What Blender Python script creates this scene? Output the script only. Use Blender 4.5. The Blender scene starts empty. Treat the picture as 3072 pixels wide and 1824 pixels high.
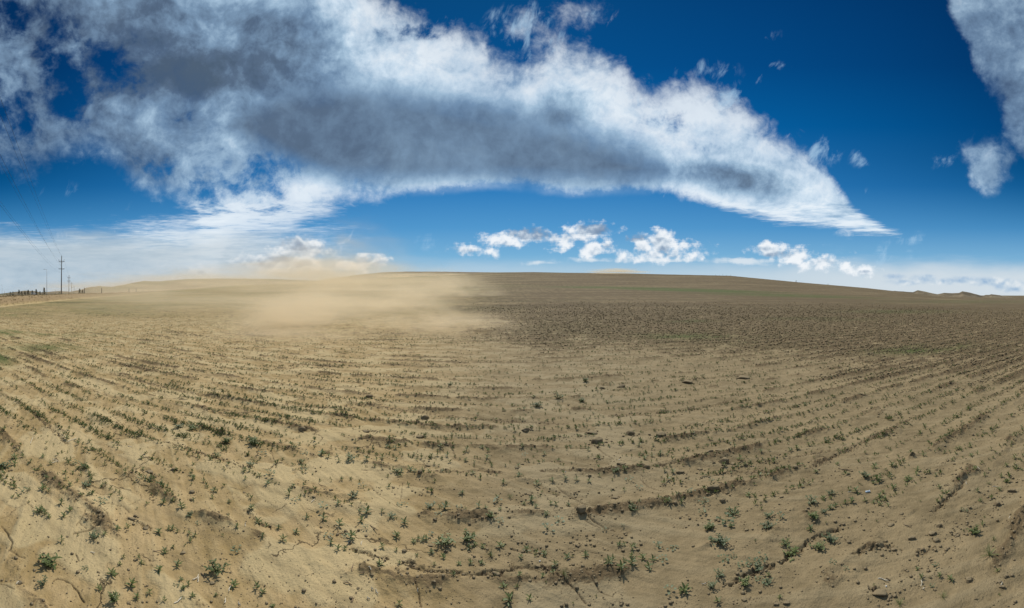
import bpy, math, random
import numpy as np
from mathutils import Vector
random.seed(7); np.random.seed(7)
F = 1250.0; YH = 885.0; H = 1.5            # pixels per radian, eye level row of the photo, eye height (m)
C = bpy.context.scene
PI = math.pi
rad = math.radians

# ------------------------------------------------------------------ camera
cd = bpy.data.cameras.new('camera'); cam = bpy.data.objects.new('camera', cd); C.collection.objects.link(cam)
cd.type = 'PANO'; cd.panorama_type = 'CENTRAL_CYLINDRICAL'
cd.central_cylindrical_range_u_min = -1536 / F; cd.central_cylindrical_range_u_max = 1536 / F
cd.central_cylindrical_range_v_min = -(1824 - YH) / F; cd.central_cylindrical_range_v_max = YH / F
cd.central_cylindrical_radius = 1.0
cd.clip_start = 0.05; cd.clip_end = 9000
cam.location = (0, 0, H); cam.rotation_euler = (rad(90), 0, 0)
C.camera = cam

# ------------------------------------------------------------------ view, sun
C.view_settings.view_transform = 'Standard'; C.view_settings.look = 'None'
C.view_settings.exposure = 0.0; C.view_settings.gamma = 1.0
C.render.engine = 'CYCLES'
C.cycles.use_denoising = True
C.cycles.max_bounces = 6; C.cycles.diffuse_bounces = 2; C.cycles.volume_bounces = 2
C.cycles.transparent_max_bounces = 16
SUN_EL, SUN_AZ = 52.0, -4.0                # azimuth measured from the view axis towards +x
sd = bpy.data.lights.new('sun', 'SUN'); so = bpy.data.objects.new('sun', sd); C.collection.objects.link(so)
sd.energy = 4.5; sd.angle = rad(0.6); sd.color = (1.0, 0.95, 0.86)
sv = Vector((math.sin(rad(SUN_AZ)) * math.cos(rad(SUN_EL)), math.cos(rad(SUN_AZ)) * math.cos(rad(SUN_EL)), math.sin(rad(SUN_EL))))
so.rotation_euler = sv.to_track_quat('Z', 'Y').to_euler(); so.location = (0, 0, 60)


def lin(*c):
    r = [((v / 255) / 12.92 if v / 255 <= .04045 else ((v / 255 + .055) / 1.055) ** 2.4) for v in c]
    return (r[0], r[1], r[2], 1.0)


class NT:
    """small helper for building node trees"""
    def __init__(s, tree):
        s.t = tree; s.n = tree.nodes; s.l = tree.links

    def new(s, kind, **kw):
        n = s.n.new(kind)
        for k, v in kw.items(): setattr(n, k, v)
        return n

    def put(s, sock, v):
        if isinstance(v, bpy.types.NodeSocket): s.l.new(v, sock)
        elif v is not None: sock.default_value = v

    def m(s, op, a, b=None, c=None, clamp=False):
        n = s.new('ShaderNodeMath', operation=op); n.use_clamp = clamp
        s.put(n.inputs[0], a); s.put(n.inputs[1], b)
        if c is not None: s.put(n.inputs[2], c)
        return n.outputs[0]

    def sm(s, v, a, b, o0=0.0, o1=1.0):
        n = s.new('ShaderNodeMapRange', interpolation_type='SMOOTHSTEP')
        s.put(n.inputs[0], v); s.put(n.inputs[1], a); s.put(n.inputs[2], b); s.put(n.inputs[3], o0); s.put(n.inputs[4], o1)
        return n.outputs[0]

    def xyz(s, x, y, z=0.0):
        n = s.new('ShaderNodeCombineXYZ'); s.put(n.inputs[0], x); s.put(n.inputs[1], y); s.put(n.inputs[2], z)
        return n.outputs[0]

    def noise(s, vec, scale, detail=4, rough=.5, dist=0.0, col=False):
        n = s.new('ShaderNodeTexNoise'); n.noise_dimensions = '3D'
        s.put(n.inputs['Vector'], vec); n.inputs['Scale'].default_value = scale
        n.inputs['Detail'].default_value = detail; n.inputs['Roughness'].default_value = rough
        n.inputs['Distortion'].default_value = dist
        return n.outputs['Color' if col else 'Fac']

    def mix(s, f, a, b, mode='MIX'):
        n = s.new('ShaderNodeMix', data_type='RGBA', blend_type=mode)
        s.put(n.inputs[0], f); s.put(n.inputs[6], a); s.put(n.inputs[7], b)
        return n.outputs[2]

    def curve(s, v, pts, x0, x1, y0, y1):
        n = s.new('ShaderNodeFloatCurve')
        c = n.mapping.curves[0]
        P = [((x - x0) / (x1 - x0), (y - y0) / (y1 - y0)) for x, y in pts]
        c.points[0].location = P[0]; c.points[1].location = P[-1]
        for p in P[1:-1]: c.points.new(*p)
        n.mapping.update()
        s.put(n.inputs['Value'], s.m('MULTIPLY_ADD', v, 1 / (x1 - x0), -x0 / (x1 - x0)))
        return s.m('MULTIPLY_ADD', n.outputs[0], y1 - y0, y0)

    def ramp(s, v, pts):
        n = s.new('ShaderNodeValToRGB'); e = n.color_ramp.elements
        e[0].position, e[0].color = pts[0]; e[1].position, e[1].color = pts[-1]
        for p, c in pts[1:-1]:
            k = e.new(p); k.color = c
        s.put(n.inputs[0], v)
        return n.outputs[0]


# ------------------------------------------------------------------ world: Nishita sky and clouds by direction
W = bpy.data.worlds.new('World'); C.world = W; W.use_nodes = True
w = NT(W.node_tree); w.n.clear()
tc = w.new('ShaderNodeTexCoord').outputs['Generated']
sx = w.new('ShaderNodeSeparateXYZ'); w.l.new(tc, sx.inputs[0])
X, Y, Z = sx.outputs
rxy = w.m('SQRT', w.m('ADD', w.m('MULTIPLY', X, X), w.m('MULTIPLY', Y, Y)))
te = w.m('DIVIDE', Z, w.m('MAXIMUM', rxy, 0.02))
te = w.m('MINIMUM', te, 1.5)
az = w.m('ARCTAN2', X, Y)
U = w.m('MULTIPLY_ADD', az, F / 1000, 1.536)         # azimuth and tangent of elevation on the photo's scale
V = w.m('MULTIPLY_ADD', te, -F / 1000, YH / 1000)
hzn = w.sm(V, 0.60, 0.80)                             # 1 near the horizon: finer, flatter detail
Vn = w.m('MULTIPLY', V, w.m('MULTIPLY_ADD', hzn, 1.6, 1.0))
nv = w.xyz(U, Vn, 0.0)
wn = w.new('ShaderNodeSeparateXYZ'); w.l.new(w.noise(nv, 3.0, 5, .55, col=True), wn.inputs[0])
wf = w.new('ShaderNodeSeparateXYZ'); w.l.new(w.noise(nv, 14.0, 5, .6, col=True), wf.inputs[0])


def warp(base, a, ka, b, kb):
    return w.m('ADD', base, w.m('ADD', w.m('MULTIPLY_ADD', a, ka, -ka / 2), w.m('MULTIPLY_ADD', b, kb, -kb / 2)))


U1 = warp(U, wn.outputs[0], .16, wf.outputs[0], .045)
V1 = warp(V, wn.outputs[1], .13, wf.outputs[1], .035)
Us = warp(U, wn.outputs[0], .05, wf.outputs[0], .030)
Vs = warp(V, wn.outputs[1], .035, wf.outputs[1], .022)
nA = w.noise(nv, 5.0, 8, .62, .3)                      # billow detail
nE0 = w.m('ADD', w.m('MULTIPLY', nA, .6), w.m('MULTIPLY', w.noise(nv, 17.0, 6, .62, .2), .4))
streak = w.noise(w.xyz(w.m('MULTIPLY_ADD', V, .35, U), w.m('MULTIPLY', V, .55), 3.0), 16.0, 6, .62, .4)
flat = w.noise(w.xyz(U, w.m('MULTIPLY', V, 5.0), 7.0), 3.6, 6, .6, .5)


def band(u, v, up, lo):
    a = w.m('SUBTRACT', v, w.curve(u, up, -.4, 3.5, -.6, 1.1)); b = w.m('SUBTRACT', w.curve(u, lo, -.4, 3.5, -.6, 1.1), v)
    return w.m('MINIMUM', a, b)


def ell(u, v, cx, cy, rx, ry, tilt=0.0):
    """signed distance like value of an ellipse, in the units of U"""
    dx = w.m('SUBTRACT', u, cx / 1000); dy = w.m('SUBTRACT', v, cy / 1000)
    if tilt:
        dy = w.m('SUBTRACT', dy, w.m('MULTIPLY', dx, tilt))
    v_ = w.xyz(w.m('DIVIDE', dx, rx / 1000), w.m('DIVIDE', dy, ry / 1000), 0)
    n = w.new('ShaderNodeVectorMath', operation='LENGTH'); w.l.new(v_, n.inputs[0])
    return w.m('MULTIPLY', w.m('SUBTRACT', 1.0, n.outputs['Value']), min(rx, ry) / 1000)


up = [(-.4, -.5), (1.0, -.5), (1.06, -.08), (1.12, .0), (1.2, .03), (1.32, .065), (1.42, .105), (1.5, .16), (1.6, .175), (1.68, .135),
      (1.77, .14), (1.86, .19), (1.92, .27), (2.04, .28), (2.13, .28), (2.23, .335), (2.33, .42), (2.42, .47), (2.5, .555), (2.58, .635), (2.66, .685), (2.71, .702), (2.8, .9), (3.5, 1.0)]
lo = [(-.4, .95), (.6, .95), (.66, .83), (.72, .74), (.85, .715), (.93, .665), (1.04, .615), (1.2, .582), (1.36, .565), (1.5, .562), (1.65, .572), (1.8, .578), (1.95, .574),
      (2.08, .60), (2.2, .635), (2.35, .664), (2.5, .69), (2.6, .703), (2.7, .705), (2.8, .6), (3.5, .5)]
main = band(U1, V1, up, lo)
mains = band(Us, Vs, up, lo)
main = w.m('MULTIPLY_ADD', w.sm(V, .40, .60), w.m('SUBTRACT', mains, main), main)
wedge = band(U1, V1, [(-.4, .44), (-.1, .46), (0, .49), (.1, .51), (.18, .475), (.27, .45), (.33, .49), (.42, .57), (.5, .605), (.58, .65), (.66, .9), (3.5, 1)],
             [(-.4, .69), (0, .70), (.2, .715), (.35, .70), (.5, .672), (.58, .648), (.66, .5), (3.5, .4)])
main = w.m('MINIMUM', main, w.m('MULTIPLY_ADD', wedge, -1.0, 0.0))
for c in [(180, 190, 70, 110, .6), (330, 200, 80, 45, .5), (15, 60, 35, 50), (20, 330, 75, 90), (200, 290, 50, 40), (640, 520, 80, 16), (690, 560, 60, 12), (640, 605, 55, 12),
          (1310, 80, 60, 22), (2000, 370, 30, 14)]:
    main = w.m('MINIMUM', main, w.m('MULTIPLY_ADD', ell(U1, V1, *c), -1.0, w.m('MULTIPLY_ADD', nE0, .50, -.215)))
main = w.m('MAXIMUM', main, w.m('MULTIPLY', ell(Us, Vs, 640, 760, 260, 70, -.1), .5))
# the bank at the right edge, loose cloud, wisps
rb = w.m('SUBTRACT', w.curve(U1, [(-.4, -.6), (2.75, -.6), (2.83, -.13), (2.89, .08), (2.93, .22), (3.0, .33), (3.04, .43), (3.09, .48), (3.3, .62), (3.5, .7)], -.4, 3.5, -.6, 1.1), V1)
main = w.m('MAXIMUM', main, rb)
for c in [(2985, 525, 52, 72), (2958, 470, 40, 28), (3035, 490, 28, 50)]:
    main = w.m('MAXIMUM', main, ell(U1, V1, *c))
for c in [(1555, 78, 46, 50), (1625, 128, 34, 16), (1768, 42, 30, 13)]:
    main = w.m('MAXIMUM', main, w.m('ADD', ell(U1, V1, *c), -.006))
# thin wisps: weak bodies that only the noise peaks raise above zero
wisp = ell(Us, Vs, 1555, 75, 110, 80)
for c in [(1765, 45, 40, 26), (1700, 110, 40, 30), (2285, 105, 60, 22), (2120, 222, 110, 40), (2340, 205, 40, 24), (2300, 255, 50, 35, .6), (1640, 150, 60, 40), (2570, 485, 50, 30), (2610, 577, 40, 10),
          (2180, 300, 90, 50), (200, 580, 90, 16), (2840, 480, 60, 24), (2470, 460, 60, 60), (1300, 725, 60, 26), (1240, 735, 20, 16), (1100, 770, 60, 30), (2430, 775, 90, 16), (2710, 732, 80, 38, -.35), (2640, 780, 60, 26, -.8), (1900, 300, 60, 30)]:
    wisp = w.m('MAXIMUM', wisp, ell(U1, V1, *c))
# low cumulus
cum = None; cumk = .86
for c in [(1423, 749, 50, 14), (1500, 715, 62, 22), (1580, 700, 78, 26), (1685, 716, 48, 28), (1768, 686, 68, 22), (1788, 743, 55, 26), (1740, 700, 40, 26), (1990, 722, 50, 42), (1945, 735, 40, 24),
          (1975, 762, 110, 20), (1910, 714, 32, 14), (2050, 735, 50, 14), (2310, 748, 52, 26), (2385, 765, 55, 26), (2450, 782, 60, 16), (2540, 785, 22, 16), (2590, 807, 30, 13), (2860, 730, .01, .01),
          (900, 745, 95, 36), (860, 785, 150, 32), (790, 800, 110, 22), (1080, 788, 75, 22), (600, 806, 60, 18), (440, 842, 18, 9), (2290, 112, .01, .01)]:
    if c[2] < 1: continue
    c = (c[0], c[1] + 4, c[2] * cumk, c[3] * cumk); e = ell(Us, Vs, *c); cum = e if cum is None else w.m('MAXIMUM', cum, e)
flats = None
for c in [(1620, 786, 60, 7), (1780, 778, 75, 8), (1975, 779, 135, 11), (2230, 783, 120, 12)]:
    e = ell(Us, Vs, *c); flats = e if flats is None else w.m('MAXIMUM', flats, e)
far = None
for c in [(2680, 835, 26, 9), (2720, 850, 60, 10), (2770, 838, 40, 14), (2830, 848, 60, 12), (2890, 845, 45, 14), (2960, 850, 50, 15), (3030, 858, 60, 16), (2400, 850, 20, 6), (2350, 843, 22, 7)]:
    e = ell(Us, Vs, *c); far = e if far is None else w.m('MAXIMUM', far, e)

# ---- clear sky colour
skyc = w.ramp(w.m('DIVIDE', w.m('MAXIMUM', V, -.1), .9), [(0.0, lin(0, 58, 118)), (.22, lin(0, 70, 134)), (.42, lin(2, 94, 162)), (.62, lin(44, 120, 186)), (.76, lin(86, 152, 206)),
                                       (.86, lin(128, 180, 218)), (.93, lin(176, 204, 224)), (.985, lin(202, 216, 226))])
side = w.m('POWER', w.m('MINIMUM', w.m('ABSOLUTE', w.m('DIVIDE', w.m('SUBTRACT', U, 1.60), 1.5)), 1.15), 2.0)
side = w.m('MULTIPLY', side, w.sm(V, .80, .45))
skyc = w.mix(side, skyc, w.mix(1.0, skyc, (.02, .38, .46, 1), 'MULTIPLY'))
st = w.new('ShaderNodeTexSky', sky_type='NISHITA', sun_disc=False); st.sun_elevation = rad(SUN_EL); st.sun_rotation = rad(SUN_AZ)
st.air_density = 1.0; st.dust_density = .6; st.ozone_density = 2.0
nish = w.mix(1.0, st.outputs[0], (.004, .045, .065, 1), 'MULTIPLY')
skyc = w.mix(.12, skyc, nish)
# low white veil, right and left
veil = w.m('MULTIPLY', w.sm(w.m('ADD', V, w.m('MULTIPLY_ADD', wn.outputs[2], .10, -.05)), .76, .835), w.sm(U, 1.9, 2.75, .35, .92))
skyc = w.mix(w.m('MULTIPLY', veil, .90), skyc, lin(214, 223, 230))
lveil = w.m('MULTIPLY', w.sm(w.m('ADD', V, w.m('MULTIPLY_ADD', flat, .14, -.07)), .68, .77), w.sm(U, 1.25, .45))
skyc = w.mix(w.m('MULTIPLY', lveil, .9), skyc, w.mix(flat, lin(158, 180, 198), lin(196, 208, 216)))


def alpha(sdv, k, lo_, hi, n=nA):
    return w.sm(w.m('ADD', sdv, w.m('MULTIPLY_ADD', n, k, -k / 2)), lo_, hi)


# ---- shading of the big cloud: 0 dark belly, 1 sunlit
def cen(n, k): return w.m('MULTIPLY_ADD', n, k, -k / 2)


nB = w.noise(nv, 2.6, 6, .6, .5)
nC = w.noise(nv, 21.0, 8, .64, .3)
shade = w.m('ADD', w.m('ADD', cen(nA, 1.15), cen(nB, .75)), w.m('ADD', cen(streak, .30), cen(nC, .62)))
shade = w.m('ADD', shade, w.sm(U, .35, 1.35, .42, .87))
shade = w.m('ADD', shade, w.m('MULTIPLY', w.m('MULTIPLY', w.sm(V, .50, .68), w.m('MULTIPLY_ADD', flat, .8, .45)), w.sm(U, 1.5, .8, 0, .55)))
belly = w.m('SUBTRACT', V, w.curve(U, [(-.4, .9), (.60, .50), (.74, .33), (.93, .255), (1.15, .262), (1.35, .292), (1.55, .335), (1.75, .385), (1.98, .48), (2.1, .8), (3.5, 1)], -.4, 3.5, -.6, 1.1))
belly2 = w.m('SUBTRACT', w.curve(U, [(-.4, 0), (.66, .36), (.80, .45), (1.0, .53), (1.15, .545), (1.4, .540), (1.7, .552), (1.95, .545), (2.15, .3), (3.5, .1)], -.4, 3.5, -.6, 1.1), V)
belly = w.m('ADD', w.m('MINIMUM', belly, w.m('MULTIPLY', belly2, 1.4)), w.m('ADD', cen(nB, .08), cen(nA, .07)))
bm_ = w.sm(belly, -.075, .075)
shade = w.m('SUBTRACT', w.mix(w.m('MULTIPLY', bm_, .62), shade, (.62, .62, .62, 1)), w.m('MULTIPLY', bm_, .44))
for (cx, cy, rx, ry, tl, amt) in [(680, 215, 330, 75, -.08, .42), (2190, 540, 170, 45, .14, .50), (1700, 315, 85, 60, 0, .42), (1500, 330, 120, 30, .1, .1),
                                  (430, 110, 360, 170, 0, .16), (880, 100, 190, 70, .2, .30), (150, 420, 300, 300, 0, .10), (3100, 260, 380, 460, 0, .46)]:
    e = ell(Us, Vs, cx, cy, rx, ry, tl)
    e = w.m('DIVIDE', e, min(rx, ry) / 1000)
    shade = w.m('SUBTRACT', shade, w.m('MULTIPLY', w.sm(w.m('ADD', e, cen(nB, 1.0)), -.5, .7), amt))
ccol = w.ramp(shade, [(0.0, lin(80, 98, 118)), (.18, lin(90, 110, 134)), (.42, lin(124, 152, 180)), (.62, lin(162, 190, 214)), (.82, lin(205, 224, 240)), (1.0, lin(232, 242, 250))])
nE = w.m('ADD', w.m('MULTIPLY', nA, .55), w.m('MULTIPLY', nC, .45))
lowv = w.m('MULTIPLY', w.sm(V, .36, .56), w.sm(U, .9, 1.3))
kk_ = w.m('MULTIPLY_ADD', lowv, -.19, .27)
am = w.sm(w.m('ADD', main, w.m('MULTIPLY', kk_, w.m('SUBTRACT', nE, .5))), w.m('MULTIPLY_ADD', lowv, .025, -.035), w.m('MULTIPLY_ADD', lowv, -.052, .075))
a_main = w.m('MULTIPLY', am, w.m('ADD', w.m('ADD', w.m('MULTIPLY_ADD', w.sm(main, .0, .20), .20, .74), w.m('MULTIPLY', lowv, .16)), cen(nA, .50), clamp=True))
fr = alpha(main, .50, .03, .15, streak)                # fibrous fringe
a_main = w.m('MAXIMUM', w.m('MAXIMUM', a_main, w.m('MULTIPLY', fr, .70)), w.m('MULTIPLY', bm_, .97))
a_main = w.m('MULTIPLY', a_main, w.sm(main, w.m('MULTIPLY_ADD', lowv, .075, -.10), w.m('MULTIPLY_ADD', lowv, .040, -.045)))
a_main = w.m('MULTIPLY', a_main, w.sm(w.m('ADD', U, cen(streak, .5)), 2.72, 2.95, 1.0, .80))
sky = w.mix(a_main, skyc, ccol)
a_w = w.m('MULTIPLY', w.sm(w.m('ADD', w.m('MULTIPLY', wisp, 2.2), w.m('MULTIPLY_ADD', streak, 1.0, -.5)), .03, .24), .62)
a_w = w.m('MULTIPLY', a_w, w.sm(wisp, -.01, .02))
sky = w.mix(a_w, sky, lin(170, 205, 232))
# cumulus: lit tops, grey undersides and a few shaded fragments
cn = w.noise(w.xyz(U, V, 2.0), 24.0, 8, .58)
cn2 = w.noise(w.xyz(U, w.m('ADD', V, -.010), 2.0), 24.0, 3, .42)
cn3 = w.noise(w.xyz(U, V, 2.0), 24.0, 3, .42)
cs = w.m('MULTIPLY_ADD', w.m('SUBTRACT', cn3, cn2), 2.3, .90)
for (cx, cy, rx, ry) in [(1590, 698, 90, 26), (1785, 683, 70, 20), (1905, 712, 45, 18), (1990, 738, 34, 30), (880, 735, 70, 22), (840, 790, 120, 20), (2330, 765, 60, 14), (2590, 812, 22, 8)]:
    e = w.m('DIVIDE', ell(Us, Vs, cx, cy, rx, ry), min(rx, ry) / 1000)
    cs = w.m('SUBTRACT', cs, w.m('MULTIPLY', w.sm(e, -.1, .5), .62 if cy < 715 else .30))
cs = w.m('SUBTRACT', cs, w.sm(U, 1.3, .9, 0, .12))
cumc = w.ramp(cs, [(0.0, lin(118, 138, 165)), (.35, lin(150, 168, 190)), (.65, lin(202, 214, 226)), (.85, lin(234, 240, 246)), (1.0, lin(246, 249, 252))])
a_c = alpha(cum, .085, -.011, .013, cn)
sky = w.mix(w.m('MULTIPLY', w.sm(w.m('ADD', flats, w.m('MULTIPLY_ADD', cn, .02, -.01)), -.002, .009), .82), sky, lin(224, 233, 240))
sky = w.mix(w.m('MULTIPLY', a_c, .93), sky, cumc)
farc = w.ramp(w.m('MULTIPLY_ADD', w.m('SUBTRACT', cn3, cn2), 3.0, .6), [(0.0, lin(136, 172, 208)), (.6, lin(190, 208, 224)), (1.0, lin(222, 230, 236))])
sky = w.mix(w.m('MULTIPLY', alpha(far, .03, -.006, .008, cn), .95), sky, farc)
low = w.m('MULTIPLY', w.sm(w.m('ADD', V, cen(flat, .10)), .67, .76), w.sm(U, 1.15, .45))
sky = w.mix(w.m('MULTIPLY', low, .75), sky, w.mix(w.sm(U, .1, .9), lin(172, 190, 203), lin(196, 206, 212)))
# overhead and below: calm averages
sky = w.mix(w.sm(te, .95, 1.3), sky, lin(120, 150, 185))
sky = w.mix(w.sm(te, 0.0, -.05), sky, lin(140, 130, 110))
bg = w.new('ShaderNodeBackground'); w.l.new(sky, bg.inputs[0]); bg.inputs[1].default_value = 1.0
wo = w.new('ShaderNodeOutputWorld'); w.l.new(bg.outputs[0], wo.inputs[0])
W.cycles.sampling_method = 'MANUAL'; W.cycles.sample_map_resolution = 512

# ------------------------------------------------------------------ numpy noise
_rs = np.random.RandomState(3); PERM = _rs.permutation(4096); ANG = _rs.rand(4096) * 2 * PI; GX = np.cos(ANG); GY = np.sin(ANG)


def pn(x, y, seed=0):
    xi = np.floor(x).astype(np.int64); yi = np.floor(y).astype(np.int64); xf = x - xi; yf = y - yi
    u = xf * xf * xf * (xf * (xf * 6 - 15) + 10); v = yf * yf * yf * (yf * (yf * 6 - 15) + 10)

    def g(i, j, a, b):
        h = PERM[(PERM[(i + seed * 131) & 4095] + j) & 4095]
        return GX[h] * a + GY[h] * b
    n00 = g(xi, yi, xf, yf); n10 = g(xi + 1, yi, xf - 1, yf); n01 = g(xi, yi + 1, xf, yf - 1); n11 = g(xi + 1, yi + 1, xf - 1, yf - 1)
    return (n00 * (1 - u) + n10 * u) * (1 - v) + (n01 * (1 - u) + n11 * u) * v * 1.0


def fbm(x, y, o=4, seed=0, g=.5):
    s = 0; a = 1.0; t = 0
    for k in range(o):
        s = s + a * pn(x * 2 ** k, y * 2 ** k, seed + k); t += a; a *= g
    return s / t * 1.5


def sst(v, a, b):
    t = np.clip((v - a) / (b - a), 0, 1); return t * t * (3 - 2 * t)


# ------------------------------------------------------------------ terrain
EDGE = np.array([(-1400, 45, 930), (-400, 45, 930), (0, 49, 921), (100, 65, 910), (240, 100, 896), (400, 140, 885), (560, 180, 868), (700, 215, 857), (850, 245, 850), (1000, 270, 841), (1200, 290, 831),
                 (1400, 300, 822), (1480, 300, 817), (1600, 300, 816), (1700, 300, 818), (1850, 300, 819), (2000, 300, 823), (2190, 290, 827), (2400, 265, 847), (2600, 250, 864), (2735, 245, 879),
                 (2800, 240, 888), (2921, 235, 899), (3072, 225, 911), (3600, 200, 915), (4500, 200, 915)], float)


def base_h(x, y):
    px = np.arctan2(x, y) * F + 1536; d = np.hypot(x, y) + 1e-6
    de = np.interp(px, EDGE[:, 0], EDGE[:, 1]); ye = np.interp(px, EDGE[:, 0], EDGE[:, 2])
    ze = H + de * (YH - ye) / F
    t = d / de
    z = ze * np.minimum(t, 1) ** 1.8
    zf = np.interp(px, [0, 600, 1000, 2000, 2735, 3072], [1.15, 1.3, 3, 3, -1.0, -4.0])
    z = z + (zf - ze) * sst(t, 1.02, 2.2) * (px > 420) + (zf - ze) * sst(t, 1.3, 3) * (px <= 420)
    # road bank beyond the field at the left
    bh = np.interp(px, [-900, -400, 0, 100, 240, 400, 500, 600], [1.3, 1.25, 1.15, 1.25, 1.25, .95, .5, 0])
    z = z + (bh * sst(d, de + 1.0, de * 1.02 + 4.0)) * (1 - sst(t, 1.3, 3)) * (px < 700)
    # soft swells of the hillside
    z = z + .35 * fbm(x / 60, y / 60, 3, 11) * sst(d, 30, 120) * (1 - sst(d, .8 * de, 1.0 * de))
    return z


def proj(x, y, z):
    d = np.hypot(x, y); return np.arctan2(x, y) * F + 1536, YH - F * (z - H) / d


def unproj(px, py):
    """ground point under a photo pixel (scalar)"""
    th = (px - 1536) / F; s, c = math.sin(th), math.cos(th)
    d = np.geomspace(1.2, 320, 900); z = base_h(d * s, d * c); yy = YH - F * (z - H) / d
    i = int(np.argmax(yy <= py)) if np.any(yy <= py) else 899
    if i == 0: dd = d[0]
    else:
        f = (yy[i - 1] - py) / max(yy[i - 1] - yy[i], 1e-9); dd = d[i - 1] + f * (d[i] - d[i - 1])
    return dd * s, dd * c


def tp(tile, zx, zy):
    """position in one of the six foreground strips I measured -> photo pixel"""
    return tile * 512 + zx / 2.969, 1324 + zy / 2.969


T = lambda k, pts: [tp(k, *p) for p in pts]
CRACKS = [  # (pixels, width m, depth m)
    (T(0, [(10, 760), (45, 785), (75, 850), (105, 920), (100, 970), (75, 985)]), .010, .02), (T(0, [(85, 985), (140, 1000), (165, 1040), (215, 1050)]), .009, .02), (T(0, [(235, 550), (290, 600)]), .008, .015),
    (T(0, [(0, 690), (90, 655), (100, 630), (180, 590), (240, 575)]), .005, .01), (T(0, [(0, 1280), (60, 1300), (130, 1340)]), .006, .012),
    (T(0, [(475, 1250), (510, 1225), (570, 1235), (640, 1280), (690, 1330), (725, 1380), (748, 1425)]), .008, .02), (T(0, [(675, 1010), (700, 1075)]), .006, .012),
    (T(0, [(830, 445), (880, 475), (930, 490), (1010, 495)]), .007, .012), (T(0, [(885, 600), (900, 645), (960, 675), (970, 730)]), .006, .012), (T(0, [(760, 640), (745, 700), (690, 745), (680, 770)]), .006, .012),
    (T(0, [(710, 740), (775, 795)]), .005, .01), (T(0, [(650, 830), (740, 815), (820, 795), (930, 765)]), .012, .02), (T(0, [(935, 570), (1040, 585), (1110, 600), (1155, 640)]), .007, .012),
    (T(0, [(1150, 580), (1200, 550), (1260, 530), (1250, 480), (1200, 450)]), .005, .01), (T(0, [(125, 370), (150, 420)]), .007, .012), (T(0, [(780, 20), (830, 35), (905, 45)]), .007, .012),
    (T(0, [(400, 1465), (470, 1480)]), .006, .012), (T(1, [(770, 60), (830, 80), (875, 105)]), .008, .012), (T(1, [(895, 110), (915, 180), (940, 230), (935, 265)]), .007, .012),
    (T(1, [(935, 228), (1020, 230), (1080, 220)]), .006, .01), (T(1, [(915, 118), (1000, 112), (1070, 118)]), .006, .01), (T(1, [(1130, 375), (1180, 410), (1290, 400)]), .006, .01),
    (T(2, [(175, 275), (300, 280), (450, 288)]), .008, .012), (T(2, [(890, 10), (950, 50), (1000, 110), (1020, 160)]), .009, .015), (T(2, [(690, 85), (740, 85), (830, 90)]), .006, .01),
    (T(2, [(690, 85), (660, 140)]), .006, .01), (T(2, [(545, 380), (540, 470), (525, 540)]), .004, .008), (T(2, [(650, 1240), (660, 1290), (690, 1370), (710, 1480)]), .008, .02),
    (T(3, [(690, 10), (770, 70), (830, 115), (900, 155)]), .010, .02), (T(3, [(395, 405), (460, 470), (560, 520), (660, 570), (770, 580)]), .009, .02),
    (T(3, [(680, 705), (760, 745), (830, 775), (915, 800)]), .012, .025), (T(3, [(650, 730), (730, 765), (800, 790)]), .008, .015), (T(3, [(0, 960), (60, 990), (200, 1010)]), .008, .015),
    (T(3, [(500, 965), (620, 980), (780, 1005)]), .006, .01), (T(3, [(400, 1250), (470, 1300), (560, 1365), (660, 1470)]), .007, .015), (T(3, [(1140, 320), (1220, 390), (1350, 435)]), .007, .012),
    ([(1478, 1129), (1530, 1168), (1610, 1190), (1660, 1212)], .012, .02), ([(1395, 1100), (1440, 1125)], .010, .015), ([(2000, 1124), (2070, 1142), (2146, 1158)], .014, .02), ([(2715, 1317), (2800, 1321), (2880, 1330)], .012, .02),
    ([(2450, 1245), (2560, 1265)], .010, .015), ([(2585, 1364), (2620, 1382)], .008, .015), (T(2, [(250, 400), (330, 500), (430, 570), (500, 620)]), .006, .008), (T(3, [(600, 1190), (700, 1270), (780, 1370), (900, 1420)]), .006, .01),
]
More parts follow.
